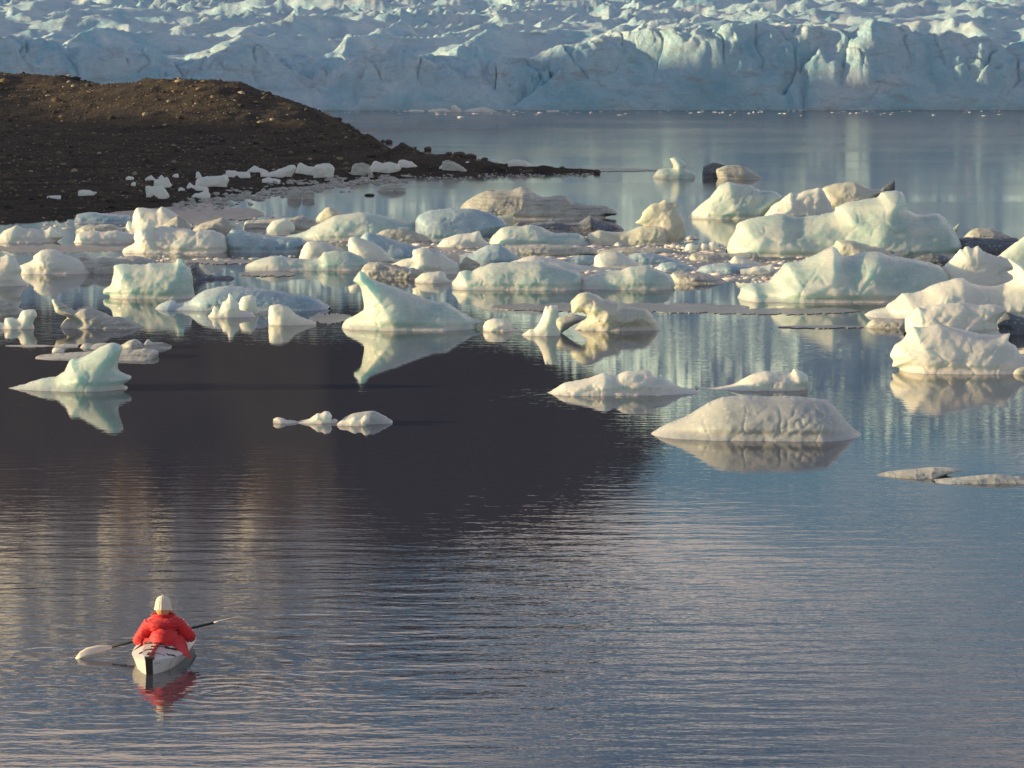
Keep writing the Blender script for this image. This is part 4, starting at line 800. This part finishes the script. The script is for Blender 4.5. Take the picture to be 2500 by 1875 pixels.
# thin skins of frazil ice lying on the water between the bergs
def skin_mat():
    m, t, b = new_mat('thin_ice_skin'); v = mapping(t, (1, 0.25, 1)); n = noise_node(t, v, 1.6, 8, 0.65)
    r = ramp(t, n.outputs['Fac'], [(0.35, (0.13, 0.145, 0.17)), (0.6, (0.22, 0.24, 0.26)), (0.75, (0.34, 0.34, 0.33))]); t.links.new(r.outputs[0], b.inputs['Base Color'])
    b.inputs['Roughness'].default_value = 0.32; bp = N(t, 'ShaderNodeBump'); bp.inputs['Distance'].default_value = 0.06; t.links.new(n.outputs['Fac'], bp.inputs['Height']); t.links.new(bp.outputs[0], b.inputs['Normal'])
    return m
M_SKIN = skin_mat()
def skin(u0, u1, v0, v1, label, seed, wob=0.55):
    r = np.random.RandomState(seed); k = 240; top = []; botm = []
    for i in range(k + 1):
        t = i / k; u = u0 + (u1 - u0) * t; e = math.sin(math.pi * t) ** 0.45; mid = (v0 + v1) / 2; hh = (v1 - v0) / 2
        a = float(fbm(np.array([t * 9.0]), np.array([seed + .5]), seed, 6, 0.62)[0]); b_ = float(fbm(np.array([t * 9.0]), np.array([seed + 5.5]), seed + 3, 6, 0.62)[0])
        top.append(on_water(u, mid - hh * e * (1 + wob * 2 * a))); botm.append(on_water(u, mid + hh * e * (1 + wob * 2 * b_)))
    V = []
    for zt in (0.006 + 0.0015 * seed, -0.05 - 0.003 * seed):
        for p in botm + top[::-1]: V.append((p[0], p[1], zt))
    m_ = len(V) // 2; c = V[0]; faces = [tuple(range(m_))] + [(i, m_ + i, m_ + (i + 1) % m_, (i + 1) % m_) for i in range(m_)]
    o = link_mesh('thin_ice_sheet', np.array(V) - np.array([c[0], c[1], 0]), faces, M_SKIN, smooth=False); o.location = (c[0], c[1], 0)
    tag(o, label, 'ice sheet', 'thin ice sheets on the water')
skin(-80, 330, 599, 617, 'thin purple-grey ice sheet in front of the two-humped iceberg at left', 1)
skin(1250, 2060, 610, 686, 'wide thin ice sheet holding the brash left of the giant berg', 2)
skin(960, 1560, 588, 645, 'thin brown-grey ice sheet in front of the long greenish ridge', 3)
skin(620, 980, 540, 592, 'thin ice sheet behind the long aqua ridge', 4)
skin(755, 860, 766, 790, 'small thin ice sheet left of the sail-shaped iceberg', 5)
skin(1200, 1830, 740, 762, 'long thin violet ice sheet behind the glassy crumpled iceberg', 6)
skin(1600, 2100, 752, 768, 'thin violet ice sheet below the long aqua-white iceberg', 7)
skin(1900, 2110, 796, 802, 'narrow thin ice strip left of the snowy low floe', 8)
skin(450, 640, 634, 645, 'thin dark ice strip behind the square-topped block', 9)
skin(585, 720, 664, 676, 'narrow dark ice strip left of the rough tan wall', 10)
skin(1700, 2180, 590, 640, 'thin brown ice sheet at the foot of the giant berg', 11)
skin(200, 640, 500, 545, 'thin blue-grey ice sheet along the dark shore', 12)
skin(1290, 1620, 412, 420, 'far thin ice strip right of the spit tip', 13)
# ------------------------------------------------------------------ kayak
KX, KY, _ = on_water(364, 1647)
kay = empty('kayak', (KX, KY, 0.0), math.radians(-2.2))
tag(kay, 'white folding kayak with a black stern strip and red deck line, seen from behind', 'kayak')
M_HULL = plain('white_corrugated_plastic', (0.74, 0.72, 0.70), 0.38, 0.002, 30, sss=0.3)
M_DECK = plain('white_deck_plastic', (0.76, 0.73, 0.71), 0.35, 0.002, 30, sss=0.2)
M_BLK = plain('black_rubber', (0.012, 0.012, 0.013), 0.45)
M_RED = plain('red_webbing', (0.42, 0.025, 0.02), 0.6)
M_DRED = plain('dark_red_print', (0.20, 0.02, 0.03), 0.5)
M_FLOOR = plain('grey_kayak_floor', (0.25, 0.25, 0.26), 0.7)
ks = np.array([0, 0.12, 0.35, 0.62, 0.85, 1.1, 1.35, 1.6, 1.85, 2.05, 2.25, 2.45, 2.62, 2.74, 2.80])
kb = np.interp(ks, [0, .12, .35, .62, .85, 1.1, 1.6, 1.9, 2.2, 2.5, 2.8], [.045, .13, .235, .295, .32, .335, .33, .305, .24, .14, .02])
kg = np.interp(ks, [0, .5, 1.0, 1.6, 2.0, 2.5, 2.8], [.165, .13, .12, .12, .125, .15, .19])
kr = np.interp(ks, [0, .35, .85, 1.85, 2.2, 2.8], [.185, .20, .225, .23, .22, .20])
def sec(i, what):
    y, b_, g, r_ = ks[i], kb[i], kg[i], kr[i]
    return {'keel': (0, y, -0.11 if 0 < i < len(ks) - 1 else -0.06), 'cr': (0.70 * b_, y, -0.06), 'cl': (-0.70 * b_, y, -0.06), 'gr': (b_, y, g), 'gl': (-b_, y, g), 'mr': (0.55 * b_, y, g + 0.75 * (r_ - g)), 'ml': (-0.55 * b_, y, g + 0.75 * (r_ - g)), 'ridge': (0, y, r_)}[what]
def deck_z(x, y):
    b_ = np.interp(y, ks, kb); g = np.interp(y, ks, kg); r_ = np.interp(y, ks, kr); a = abs(x) / b_
    return np.interp(a, [0, .55, 1.0], [r_, g + .75 * (r_ - g), g])
V = []; Fc = []
keys = ['gl', 'cl', 'keel', 'cr', 'gr']
for i in range(len(ks)): V += [sec(i, k) for k in keys]
for i in range(len(ks) - 1):
    for j in range(4): a = i * 5 + j; Fc.append((a, a + 5, a + 6, a + 1))
Fc.append((0, 1, 2, 3, 4)); e = (len(ks) - 1) * 5; Fc.append((e + 4, e + 3, e + 2, e + 1, e))
hull = link_mesh('hull', V, Fc, M_HULL, kay, smooth=False)
def deck_part(name, i0, i1):
    V = []; Fc = []; kk = ['gl', 'ml', 'ridge', 'mr', 'gr']
    for i in range(i0, i1 + 1): V += [sec(i, k) for k in kk]
    for i in range(i1 - i0):
        for j in range(4): a = i * 5 + j; Fc.append((a, a + 1, a + 6, a + 5))
    n = len(V); b_ = [(x * 0.985, y, z - 0.012) for x, y, z in V]; V += b_; Fc += [tuple(n + q for q in reversed(f)) for f in Fc]
    for j in range(4): Fc.append((j, n + j, n + j + 1, j + 1)); a = (i1 - i0) * 5 + j; Fc.append((a + 1, n + a + 1, n + a, a))
    return link_mesh(name, V, Fc, M_DECK, kay, smooth=False)
rear = deck_part('rear_deck', 0, 4); fore = deck_part('fore_deck', 8, len(ks) - 1)
for s in (-1, 1):
    V = []; Fc = []
    for i in range(4, 9):
        y, b_, g = ks[i], kb[i], kg[i]
        V += [(s * b_, y, g), (s * 0.235, y, g + 0.07), (s * 0.235, y, g + 0.05), (s * b_, y, g - 0.02)]
    for i in range(4):
        for j in range(4): a = i * 4 + j; c2 = i * 4 + (j + 1) % 4; Fc.append((a, c2, c2 + 4, a + 4))
    link_mesh('side_deck', V, Fc, M_DECK, kay, smooth=False)
link_mesh('floor', [(-.24, .8, -.03), (.24, .8, -.03), (.20, 2.2, -.03), (-.20, 2.2, -.03), (-.24, .8, -.045), (.24, .8, -.045), (.20, 2.2, -.045), (-.20, 2.2, -.045)], [(0, 1, 2, 3), (7, 6, 5, 4), (0, 4, 5, 1), (1, 5, 6, 2), (2, 6, 7, 3), (3, 7, 4, 0)], M_FLOOR, kay, smooth=False)
def tube(name, pts, r, mat, parent, closed=False, k=8, flat=1.0, radii=None):
    P = np.array(pts, float); n = len(P); V = []; Fc = []
    for i in range(n):
        a = P[(i - 1) % n] if closed or i > 0 else P[i]; b = P[(i + 1) % n] if closed or i < n - 1 else P[i]
        t = b - a; t /= np.linalg.norm(t) + 1e-9; up = np.array([0, 0, 1.0]) if abs(t[2]) < 0.9 else np.array([1.0, 0, 0])
        s = np.cross(t, up); s /= np.linalg.norm(s); w = np.cross(s, t); rr = r if radii is None else radii[i]
        for q in range(k):
            an = 2 * math.pi * q / k; V.append(P[i] + rr * (math.cos(an) * s + flat * math.sin(an) * w))
    m = n if closed else n - 1
    for i in range(m):
        for q in range(k):
            a = i * k + q; b = i * k + (q + 1) % k; c = ((i + 1) % n) * k + (q + 1) % k; d = ((i + 1) % n) * k + q; Fc.append((a, b, c, d))
    if not closed: Fc += [tuple(range(k))[::-1], tuple((n - 1) * k + q for q in range(k))]
    return link_mesh(name, V, Fc, mat, parent)
cp_ = []
for q in range(40):
    a = 2 * math.pi * q / 40; x = 0.245 * np.sign(math.cos(a)) * abs(math.cos(a)) ** 0.7; y = 1.35 + 0.50 * np.sign(math.sin(a)) * abs(math.sin(a)) ** 0.8
    cp_.append((x, y, 0.215 + 0.03 * (y - 1.35) + 0.02 * math.cos(2 * a) * -1))
tube('cockpit_rim', cp_, 0.016, M_BLK, kay, closed=True)
def slab(name, cx, cy, hx, hy, mat, parent, ang=0.0, t=0.006, lift=0.004, ell=0, inner=None):
    ca, sa = math.cos(ang), math.sin(ang); pts = []
    if ell:
        for q in range(ell): a = 2 * math.pi * q / ell; pts.append((hx * math.cos(a), hy * math.sin(a)))
    else: pts = [(-hx, -hy), (hx, -hy), (hx, hy), (-hx, hy)]
    W2 = [(cx + x * ca - y * sa, cy + x * sa + y * ca) for x, y in pts]; n = len(W2)
    V = [(x, y, deck_z(x, y) + lift + t) for x, y in W2] + [(x, y, deck_z(x, y) + lift - 0.002) for x, y in W2]
    return link_mesh(name, V, [tuple(range(n))] + [(i, n + i, n + (i + 1) % n, (i + 1) % n) for i in range(n)], mat, parent, smooth=False)
# stern strip wraps the stern edge
link_mesh('stern_strip', [(-.042, -.012, .195), (.042, -.012, .195), (.060, .05, .205), (-.060, .05, .205), (-.026, -.016, -.07), (.038, -.016, -.07), (.05, .04, -.07), (-.04, .04, -.07)],
          [(0, 1, 2, 3), (0, 4, 5, 1), (1, 5, 6, 2), (3, 7, 4, 0), (2, 6, 7, 3)], M_BLK, kay, smooth=False)
ln = slab('deck_line', 0.0, 0.46, 0.016, 0.34, M_RED, kay, lift=0.006, t=0.012)
for y, w_ in ((0.16, .05), (0.25, .045), (0.44, .04), (0.60, .05), (0.76, .04)):
    slab('buckle', 0.0 + 0.012 * math.sin(y * 40), y, w_, 0.011, M_BLK, ln, ang=0.15 * math.sin(y * 31), lift=0.016, t=0.010)
slab('strap', 0.09, 0.30, 0.055, 0.006, M_BLK, kay, ang=-0.25, t=0.004); slab('strap', 0.10, 0.66, 0.07, 0.006, M_BLK, kay, ang=-0.35, t=0.004); slab('strap', -0.09, 0.52, 0.05, 0.007, M_BLK, kay, ang=0.5, t=0.004)
em = slab('emblem', 0.165, 0.70, 0.070, 0.105, M_DRED, kay, ang=-0.5, t=0.003, ell=24)
slab('emblem_ring', 0.165, 0.70, 0.052, 0.080, M_BLK, em, ang=-0.5, t=0.0035, lift=0.005, ell=24); slab('emblem_core', 0.165, 0.70, 0.042, 0.066, M_DRED, em, ang=-0.5, t=0.004, lift=0.0065, ell=24)
for dx in (-0.018, 0.0, 0.018): slab('emblem_bar', 0.165 + dx, 0.70, 0.004, 0.045, M_HULL, em, ang=-0.5, t=0.0045, lift=0.008)
lt = slab('deck_letter', 0.205, 0.40, 0.045, 0.010, M_BLK, kay, ang=0.75, t=0.003)
slab('letter_foot', 0.172, 0.368, 0.010, 0.022, M_BLK, lt, ang=0.75, t=0.0035); slab('letter_foot', 0.236, 0.43, 0.010, 0.022, M_BLK, lt, ang=0.75, t=0.0035)
lt = slab('deck_letter', -0.165, 0.40, 0.006, 0.035, M_BLK, kay, ang=0.3, t=0.003); slab('letter_foot', -0.150, 0.372, 0.018, 0.008, M_BLK, lt, ang=0.3, t=0.0035); slab('letter_foot', -0.150, 0.43, 0.018, 0.008, M_BLK, lt, ang=0.3, t=0.0035)
for k_, y in enumerate((2.10, 2.22, 2.34)): slab('deck_stripe', 0.17 - .03 * k_, y, 0.055, 0.010, M_BLK, kay, ang=-0.3, t=0.003)
pts = [(0.19 + 0.06 * math.cos(a) * -1, 1.98 + 0.075 * math.sin(a)) for a in np.linspace(-1.9, 1.9, 14)]
tube('deck_curve_mark', [(x, y, deck_z(x, y) + 0.004) for x, y in pts], 0.010, M_BLK, kay, flat=0.4)
def side_mark(name, y0, z0, w_, h_):
    b_ = np.interp(y0, ks, kb); b2 = np.interp(y0 + w_, ks, kb)
    def q(y, z): b_ = np.interp(y, ks, kb); g = np.interp(y, ks, kg); t = (z + .06) / (g + .06); return (b_ * (0.70 + 0.30 * t) + 0.003, y - 0.002, z)
    link_mesh(name, [q(y0, z0), q(y0 + w_, z0), q(y0 + w_, z0 + h_), q(y0, z0 + h_)], [(0, 1, 2, 3)], M_FLOOR, kay, smooth=False)
side_mark('side_letter', 0.035, .110, .012, .022); side_mark('side_letter', 0.065, .112, .012, .018); side_mark('side_letter', 0.09, .112, .010, .016)
side_mark('fold_line', 0.33, .00, .006, .11); side_mark('fold_line', 0.60, -.02, .006, .12)

# ------------------------------------------------------------------ paddler
def pw(u, v, y): return at_depth(u, v, y)
PB = KY + 0.0
Y0 = 40.45 - 39.52 + KY      # hips
d0 = Y0 - 40.45
PX = pw(400, 1590, Y0)
per = empty('person', (PX[0], Y0, 0.0))
tag(per, 'person seated in the white kayak, white knit hat, red puffer jacket, holding a paddle', 'person')
org = np.array([PX[0], Y0, 0.0])
def J(u, v, y): return pw(u, v, y + d0) - org
M_SKINP = plain('skin', (0.55, 0.32, 0.22), 0.5, sss=0.3)
M_JACK = None
def jacket_mat():
    m, t, b = new_mat('red_quilted_nylon'); lk = t.links.new
    b.inputs['Base Color'].default_value = (0.70, 0.018, 0.030, 1); b.inputs['Roughness'].default_value = 0.62; b.inputs['Sheen Weight'].default_value = 0.3
    n = noise_node(t, mapping(t), 22, 5, 0.6, 0.6); bp = N(t, 'ShaderNodeBump'); bp.inputs['Distance'].default_value = 0.008; lk(n.outputs['Fac'], bp.inputs['Height']); lk(bp.outputs[0], b.inputs['Normal'])
    return m
M_JACK = jacket_mat()
M_DARK = plain('dark_trousers', (0.02, 0.022, 0.03), 0.8)
M_HAT = plain('cream_knit', (0.80, 0.76, 0.66), 0.9, 0.006, 60, sheen=0.4)
M_HAIR = plain('blond_hair', (0.62, 0.42, 0.18), 0.55, 0.004, 70, var=0.3)
def skinned(name, nodes, edges, mat, parent, sub=2, root=0):
    me = bpy.data.meshes.new(name); me.from_pydata([tuple(float(c) for c in n[0]) for n in nodes], edges, [])
    o = bpy.data.objects.new(name, me); COL.objects.link(o)
    o.modifiers.new('skin', 'SKIN'); sv = me.skin_vertices[0].data
    for i, n in enumerate(nodes): sv[i].radius = n[1] if isinstance(n[1], tuple) else (n[1], n[1])
    sv[root].use_root = True
    s = o.modifiers.new('sub', 'SUBSURF'); s.levels = sub; s.render_levels = sub
    bpy.context.view_layer.update()
    dg = bpy.context.evaluated_depsgraph_get(); m2 = bpy.data.meshes.new_from_object(o.evaluated_get(dg))
    o.modifiers.clear(); o.data = m2; bpy.data.meshes.remove(me); m2.name = name; m2.materials.clear(); m2.materials.append(mat)
    m2.polygons.foreach_set('use_smooth', np.ones(len(m2.polygons), dtype=bool)); o.parent = parent; return o
hip = J(400, 1588, 40.45); waist = J(400, 1565, 40.50); chest = J(400, 1540, 40.56); ub = J(399, 1520, 40.60); neck = J(399, 1504, 40.62); headc = J(398, 1481, 40.66)
shL = J(364, 1526, 40.60); shR = J(436, 1524, 40.60); elL = J(337, 1566, 40.60); elR = J(468, 1558, 40.60); haL = J(346, 1562, 40.88); haR = J(447, 1538, 41.04)
def mid(a, b, t=0.5): return a * (1 - t) + b * t
kneeL = np.array([-0.13, 0.55, 0.12]); kneeR = np.array([0.15, 0.55, 0.12]); ftL = np.array([-0.10, 0.98, 0.03]); ftR = np.array([0.10, 0.98, 0.03])
nodes = [(hip, .11), (waist, .09), (chest, .09), (ub, .075), (neck, .05), (headc + np.array([0, 0.0, -.02]), .075), (headc + np.array([0, 0.01, .05]), .070),
         (shL, .06), (elL, .042), (mid(elL, haL, .88), .028), (shR, .06), (elR, .042), (mid(elR, haR, .88), .028),
         (hip + np.array([-.1, .08, -.02]), .085), (kneeL, .06), (ftL, .045), (hip + np.array([.1, .08, -.02]), .085), (kneeR, .06), (ftR, .045)]
edges = [(0, 1), (1, 2), (2, 3), (3, 4), (4, 5), (5, 6), (3, 7), (7, 8), (8, 9), (3, 10), (10, 11), (11, 12), (0, 13), (13, 14), (14, 15), (0, 16), (16, 17), (17, 18)]
# hands: palm, four curled fingers and a thumb closing on the shaft
sd_dir = (J(521.5, 1520.7, 41.15) - J(273, 1579, 40.75)); sd_dir /= np.linalg.norm(sd_dir)
for (wr, hand) in ((9, haL), (12, haR)):
    base = len(nodes); fw = np.array([0, 1.0, 0]); upv = np.array([0, 0, 1.0])
    nodes.append((hand - fw * 0.045 + upv * 0.02, (.020, .030))); edges.append((wr, base))
    for q in range(4):
        o_ = sd_dir * (q - 1.5) * 0.019; L_ = (0.9, 1.0, 0.96, 0.8)[q]; i0 = len(nodes)
        nodes += [(hand + o_ - fw * 0.015 + upv * 0.030 * L_, .009), (hand + o_ + fw * 0.022 + upv * 0.018 * L_, .0085), (hand + o_ + fw * 0.020 - upv * 0.016 * L_, .0075)]
        edges += [(base, i0), (i0, i0 + 1), (i0 + 1, i0 + 2)]
    i0 = len(nodes); s_ = 1 if wr == 9 else -1
    nodes += [(hand + sd_dir * s_ * 0.035 - fw * 0.022 - upv * 0.012, .010), (hand + sd_dir * s_ * 0.030 + fw * 0.006 - upv * 0.026, .0085)]
    edges += [(base, i0), (i0, i0 + 1)]
body = skinned('body', nodes, edges, M_SKINP, per)
# face (turned away from the camera)
def ball(name, c, r, mat, parent, sc=(1, 1, 1), seg=20, cut=None):
    bm = bmesh.new(); bmesh.ops.create_uvsphere(bm, u_segments=seg, v_segments=seg // 2 + 4, radius=r)
    for w in bm.verts: w.co = Vector((w.co.x * sc[0], w.co.y * sc[1], w.co.z * sc[2])) + Vector(tuple(c))
    if cut is not None: bmesh.ops.delete(bm, geom=[w for w in bm.verts if w.co.z < c[2] + cut], context='VERTS')
    me = bpy.data.meshes.new(name); bm.to_mesh(me); bm.free(); me.materials.append(mat)
    me.polygons.foreach_set('use_smooth', np.ones(len(me.polygons), dtype=bool)); o = bpy.data.objects.new(name, me); COL.objects.link(o); o.parent = parent; return o
hc = headc + np.array([0, 0.01, 0.0])
ball('nose', hc + np.array([0, .092, -.02]), .014, M_SKINP, per, (.8, 1.2, 1.3), 10); ball('mouth', hc + np.array([0, .082, -.052]), .018, plain('lips', (.5, .16, .14), .4), per, (1.3, .5, .4), 10)
for s in (-1, 1):
    ball('ear', hc + np.array([s * .080, 0, -.012]), .02, M_SKINP, per, (.4, .8, 1.3), 10)
    ball('sunglass_lens', hc + np.array([s * .034, .084, .006]), .024, M_BLK, per, (1, .35, .8), 12)
    tube('sunglass_arm', [hc + np.array([s * .058, .082, .008]), hc + np.array([s * .086, .05, .008]), hc + np.array([s * .088, -.004, .004])], .005, M_BLK, per)
# hair below the hat
bm = bmesh.new(); bmesh.ops.create_uvsphere(bm, u_segments=36, v_segments=20, radius=1)
for w in bm.verts:
    a = math.atan2(w.co.y, w.co.x); z = w.co.z; w.co = Vector((w.co.x * .086, w.co.y * .088 - .010, z * (.108 if z < 0 else .03)))
    w.co *= 1 + 0.035 * math.sin(a * 17) ; 
    if w.co.z < 0: w.co.x += 0.004 * math.sin(a * 9)
bmesh.ops.delete(bm, geom=[w for w in bm.verts if w.co.y > 0.045], context='VERTS')
for w in bm.verts: w.co += Vector(tuple(headc + np.array([0, 0, -.012])))
me = bpy.data.meshes.new('hair'); bm.to_mesh(me); bm.free(); me.materials.append(M_HAIR); me.polygons.foreach_set('use_smooth', np.ones(len(me.polygons), dtype=bool))
ho = bpy.data.objects.new('hair', me); COL.objects.link(ho); ho.parent = per
# knit hat with ribs and a turned edge
V = []; nr_, ns_ = 22, 72; zt = J(398, 1455, 40.66)[2]; zb_ = J(398, 1491, 40.60)[2]
for i in range(nr_):
    t = i / (nr_ - 1); ph = t * math.pi * 0.5; rr = 0.099 * math.cos(ph) ** 0.55 if t < 1 else 0.002; z = zb_ + (zt - zb_) * (math.sin(ph) ** 1.05)
    for q in range(ns_):
        a = 2 * math.pi * q / ns_; r2 = rr * (1 + 0.022 * math.sin(a * 18) + 0.012 * math.sin(i * 2.4)) * (1.05 if i in (0, 1, 2) else 1)
        V.append((headc[0] + r2 * math.cos(a), headc[1] + 0.006 + r2 * 1.05 * math.sin(a), z - 0.012 * math.sin(a)))
Fc = [(i * ns_ + q, i * ns_ + (q + 1) % ns_, (i + 1) * ns_ + (q + 1) % ns_, (i + 1) * ns_ + q) for i in range(nr_ - 1) for q in range(ns_)]
link_mesh('knit_hat', V, Fc, M_HAT, per)
# jacket: torso loft and sleeves, quilted
jn = [(J(402, 1588, 40.46), .20), (waist, .185), (chest, .185), (ub, .150), (J(399, 1506, 40.62), .085),
      (shL, .095), (mid(shL, elL, .55), .083), (elL, .078), (mid(elL, haL, .7), .052), (shR, .095), (mid(shR, elR, .55), .083), (elR, .078), (mid(elR, haR, .7), .052)]
je = [(0, 1), (1, 2), (2, 3), (3, 4), (3, 5), (5, 6), (6, 7), (7, 8), (3, 9), (9, 10), (10, 11), (11, 12)]
jk = skinned('jacket', jn, je, M_JACK, per, sub=3)
me = jk.data; co = np.empty(len(me.vertices) * 3, np.float32); me.vertices.foreach_get('co', co); co = co.reshape(-1, 3)
nm = np.array([v.normal[:] for v in me.vertices])
side = np.abs(co[:, 0] - chest[0]); arm = sstep(0.15, 0.20, side)
# quilt rows: across the back, around the sleeves
ax = np.stack([elL - shL, elR - shR]); ax = ax / np.linalg.norm(ax, axis=1)[:, None]
along = np.where(co[:, 0] < chest[0], (co - shL) @ ax[0], (co - shR) @ ax[1])
row = np.where(arm > 0.5, along, co[:, 2] + 0.25 * side ** 1.5 + 0.02 * np.sin(co[:, 0] * 14)) / 0.042
puff = np.abs(np.sin(np.pi * row + 0.7 * noise2(co[:, 0] * 9, co[:, 2] * 9, 3)))
co += nm * (0.020 * (puff ** 0.6 - 0.6) + 0.003 * fbm(co[:, 0] * 22, co[:, 2] * 22, 5, 3))[:, None]
me.vertices.foreach_set('co', co.ravel()); me.update()
# stand-up collar
V = []; nc_ = 30
for k_, (rr, zz, yy) in enumerate([(.125, -.035, -.005), (.112, 0.012, -.01), (.118, .045, -.03), (.106, .043, -.026), (.095, 0.0, -.005)]):
    for q in range(nc_):
        a = 2 * math.pi * q / nc_; fl = 1.0 + 0.16 * (k_ in (2, 3)) * abs(math.cos(a)) ** 2
        V.append((neck[0] + rr * 1.15 * math.cos(a) * fl, neck[1] + yy + rr * .95 * math.sin(a), neck[2] + zz + (-0.025 * abs(math.cos(a)) ** 3 if k_ in (2, 3) else 0)))
Fc = [(k_ * nc_ + q, k_ * nc_ + (q + 1) % nc_, (k_ + 1) * nc_ + (q + 1) % nc_, (k_ + 1) * nc_ + q) for k_ in range(4) for q in range(nc_)]
link_mesh('jacket_collar', V, Fc, M_JACK, per)
# hem spreading over the rear of the cockpit and the right side
def hem_pt(t, s):
    top = [(352, 1560), (372, 1558), (400, 1560), (425, 1556), (446, 1545)]; bot = [(343, 1581), (366, 1581), (398, 1577), (434, 1593), (467, 1610)]
    yt = [40.52, 40.44, 40.40, 40.42, 40.60]; yb_ = [40.44, 40.34, 40.30, 40.20, 40.16]
    xs_ = np.linspace(0, 1, 5); f = lambda L_: np.interp(t, xs_, L_)
    u = f([p[0] for p in top]) * (1 - s) + f([p[0] for p in bot]) * s; v = f([p[1] for p in top]) * (1 - s) + f([p[1] for p in bot]) * s
    p = J(u, v, f(yt) * (1 - s) + f(yb_) * s); p[1] -= 0.012 * math.sin(s * 9) + 0.012 * math.sin(t * 23 + s * 3) * s; return p
V = []; a_, b_n = 40, 12
for i in range(b_n):
    for j in range(a_): V.append(hem_pt(j / (a_ - 1), i / (b_n - 1)))
n_ = len(V); V += [p + np.array([0, 0.02, 0.004]) for p in V]; g = [tuple(r) for r in grid_faces(b_n, a_)]
Fc = g + [tuple(n_ + q for q in reversed(r)) for r in g]
rim = [j for j in range(a_)] + [i * a_ + a_ - 1 for i in range(1, b_n)] + [(b_n - 1) * a_ + j for j in range(a_ - 2, -1, -1)] + [i * a_ for i in range(b_n - 2, 0, -1)]
Fc += [(rim[i], rim[(i + 1) % len(rim)], n_ + rim[(i + 1) % len(rim)], n_ + rim[i]) for i in range(len(rim))]
link_mesh('jacket_hem', V, Fc, M_JACK, per)
tube('waist_strap', [J(350, 1583, 40.36), J(372, 1577, 40.31), J(390, 1572.5, 40.28), J(408, 1577, 40.28), J(424, 1585, 40.30)], 0.014, M_BLK, per, flat=0.5)
tube('trousers', [hip + np.array([0, .05, -.06]), kneeL, ftL + np.array([0, -.05, 0])], .08, M_DARK, per, radii=[.12, .075, .055]); tube('trousers', [hip + np.array([.02, .05, -.06]), kneeR, ftR + np.array([0, -.05, 0])], .08, M_DARK, per, radii=[.12, .075, .055])

# ------------------------------------------------------------------ paddle (held, so a thing of its own)
jl = pw(273, 1579, 40.75 + d0); jr = pw(521.5, 1520.7, 41.15 + d0); pc = (jl + jr) / 2
pad = empty('paddle', tuple(pc)); tag(pad, 'double-bladed kayak paddle with black shaft and pale blades, held across the kayak', 'paddle')
tube('shaft', [jl - pc, (jl + jr) / 2 - pc, jr - pc], .0155, M_BLK, pad, k=12)
def blade(p0, pts, mat, wmax):
    P = [np.array(p0)] + [np.array(q) for q in pts]; n = len(P); V = []; Fc = []
    wd = [0.020, 0.045, wmax, wmax * 1.05, wmax * .85, .02]; tk = [.014, .010, .006, .005, .004, .003]
    for i in range(n):
        t = P[min(i + 1, n - 1)] - P[max(i - 1, 0)]; t /= np.linalg.norm(t); w_ = np.cross(t, np.array([0, 0, 1.0])); w_ /= np.linalg.norm(w_); w_ = w_ * .80 + np.array([0, 0, 0.62 if mat is M_BL1 else 0.12]); w_ /= np.linalg.norm(w_); nn_ = np.cross(t, w_)
        for (a, b) in ((-1, 0), (-.5, .8), (0, 1), (.5, .8), (1, 0), (.5, -.8), (0, -1), (-.5, -.8)): V.append(P[i] + w_ * wd[i] * a + nn_ * tk[i] * b - pc)
    for i in range(n - 1):
        for q in range(8): Fc.append((i * 8 + q, i * 8 + (q + 1) % 8, (i + 1) * 8 + (q + 1) % 8, (i + 1) * 8 + q))
    Fc += [tuple(range(8))[::-1], tuple((n - 1) * 8 + q for q in range(8))]
    o = link_mesh('blade', V, Fc, mat, pad); return o
M_BL1 = plain('white_blade', (0.80, 0.76, 0.66), 0.4); M_BL2 = plain('pale_blade_back', (0.55, 0.56, 0.56), 0.35)
b1 = blade(jl, [pw(262, 1581, 40.73 + d0), pw(240, 1585, 40.68 + d0), pw(215, 1591, 40.62 + d0), pw(198, 1599, 40.58 + d0), pw(185, 1609, 40.55 + d0)], M_BL1, .062)
tag(b1, 'sunlit white left blade just above the water')
b2 = blade(jr, [pw(533, 1517, 41.17 + d0), pw(555, 1511, 41.20 + d0), pw(578, 1507.5, 41.24 + d0), pw(596, 1507, 41.27 + d0), pw(611, 1508, 41.29 + d0)], M_BL2, .060)
tag(b2, 'grey right blade seen nearly edge-on')
# small camera on the fore deck
cpz = pw(446, 1524, 41.35 + d0); cm_ = empty('camera_mount', tuple(cpz)); tag(cm_, 'small black camera on a short stalk beyond the paddler\'s right shoulder', 'camera')
def box(name, c, s, mat, parent):
    x, y, z = c; a, b, d = s; V = [(x + i * a, y + j * b, z + k * d) for k in (-1, 1) for j in (-1, 1) for i in (-1, 1)]
    return link_mesh(name, V, [(0, 2, 3, 1), (4, 5, 7, 6), (0, 1, 5, 4), (2, 6, 7, 3), (0, 4, 6, 2), (1, 3, 7, 5)], mat, parent, smooth=False)
box('camera_body', (0, 0, .015), (.022, .018, .03), M_BLK, cm_); tube('stalk', [(0, 0, -.01), (.005, 0, -cpz[2] + .20)], .008, M_BLK, cm_); box('camera_lens', (0, .024, .02), (.012, .008, .012), M_BLK, cm_); box('mount_foot', (.005, 0, -cpz[2] + .205), (.03, .03, .008), M_BLK, cm_)
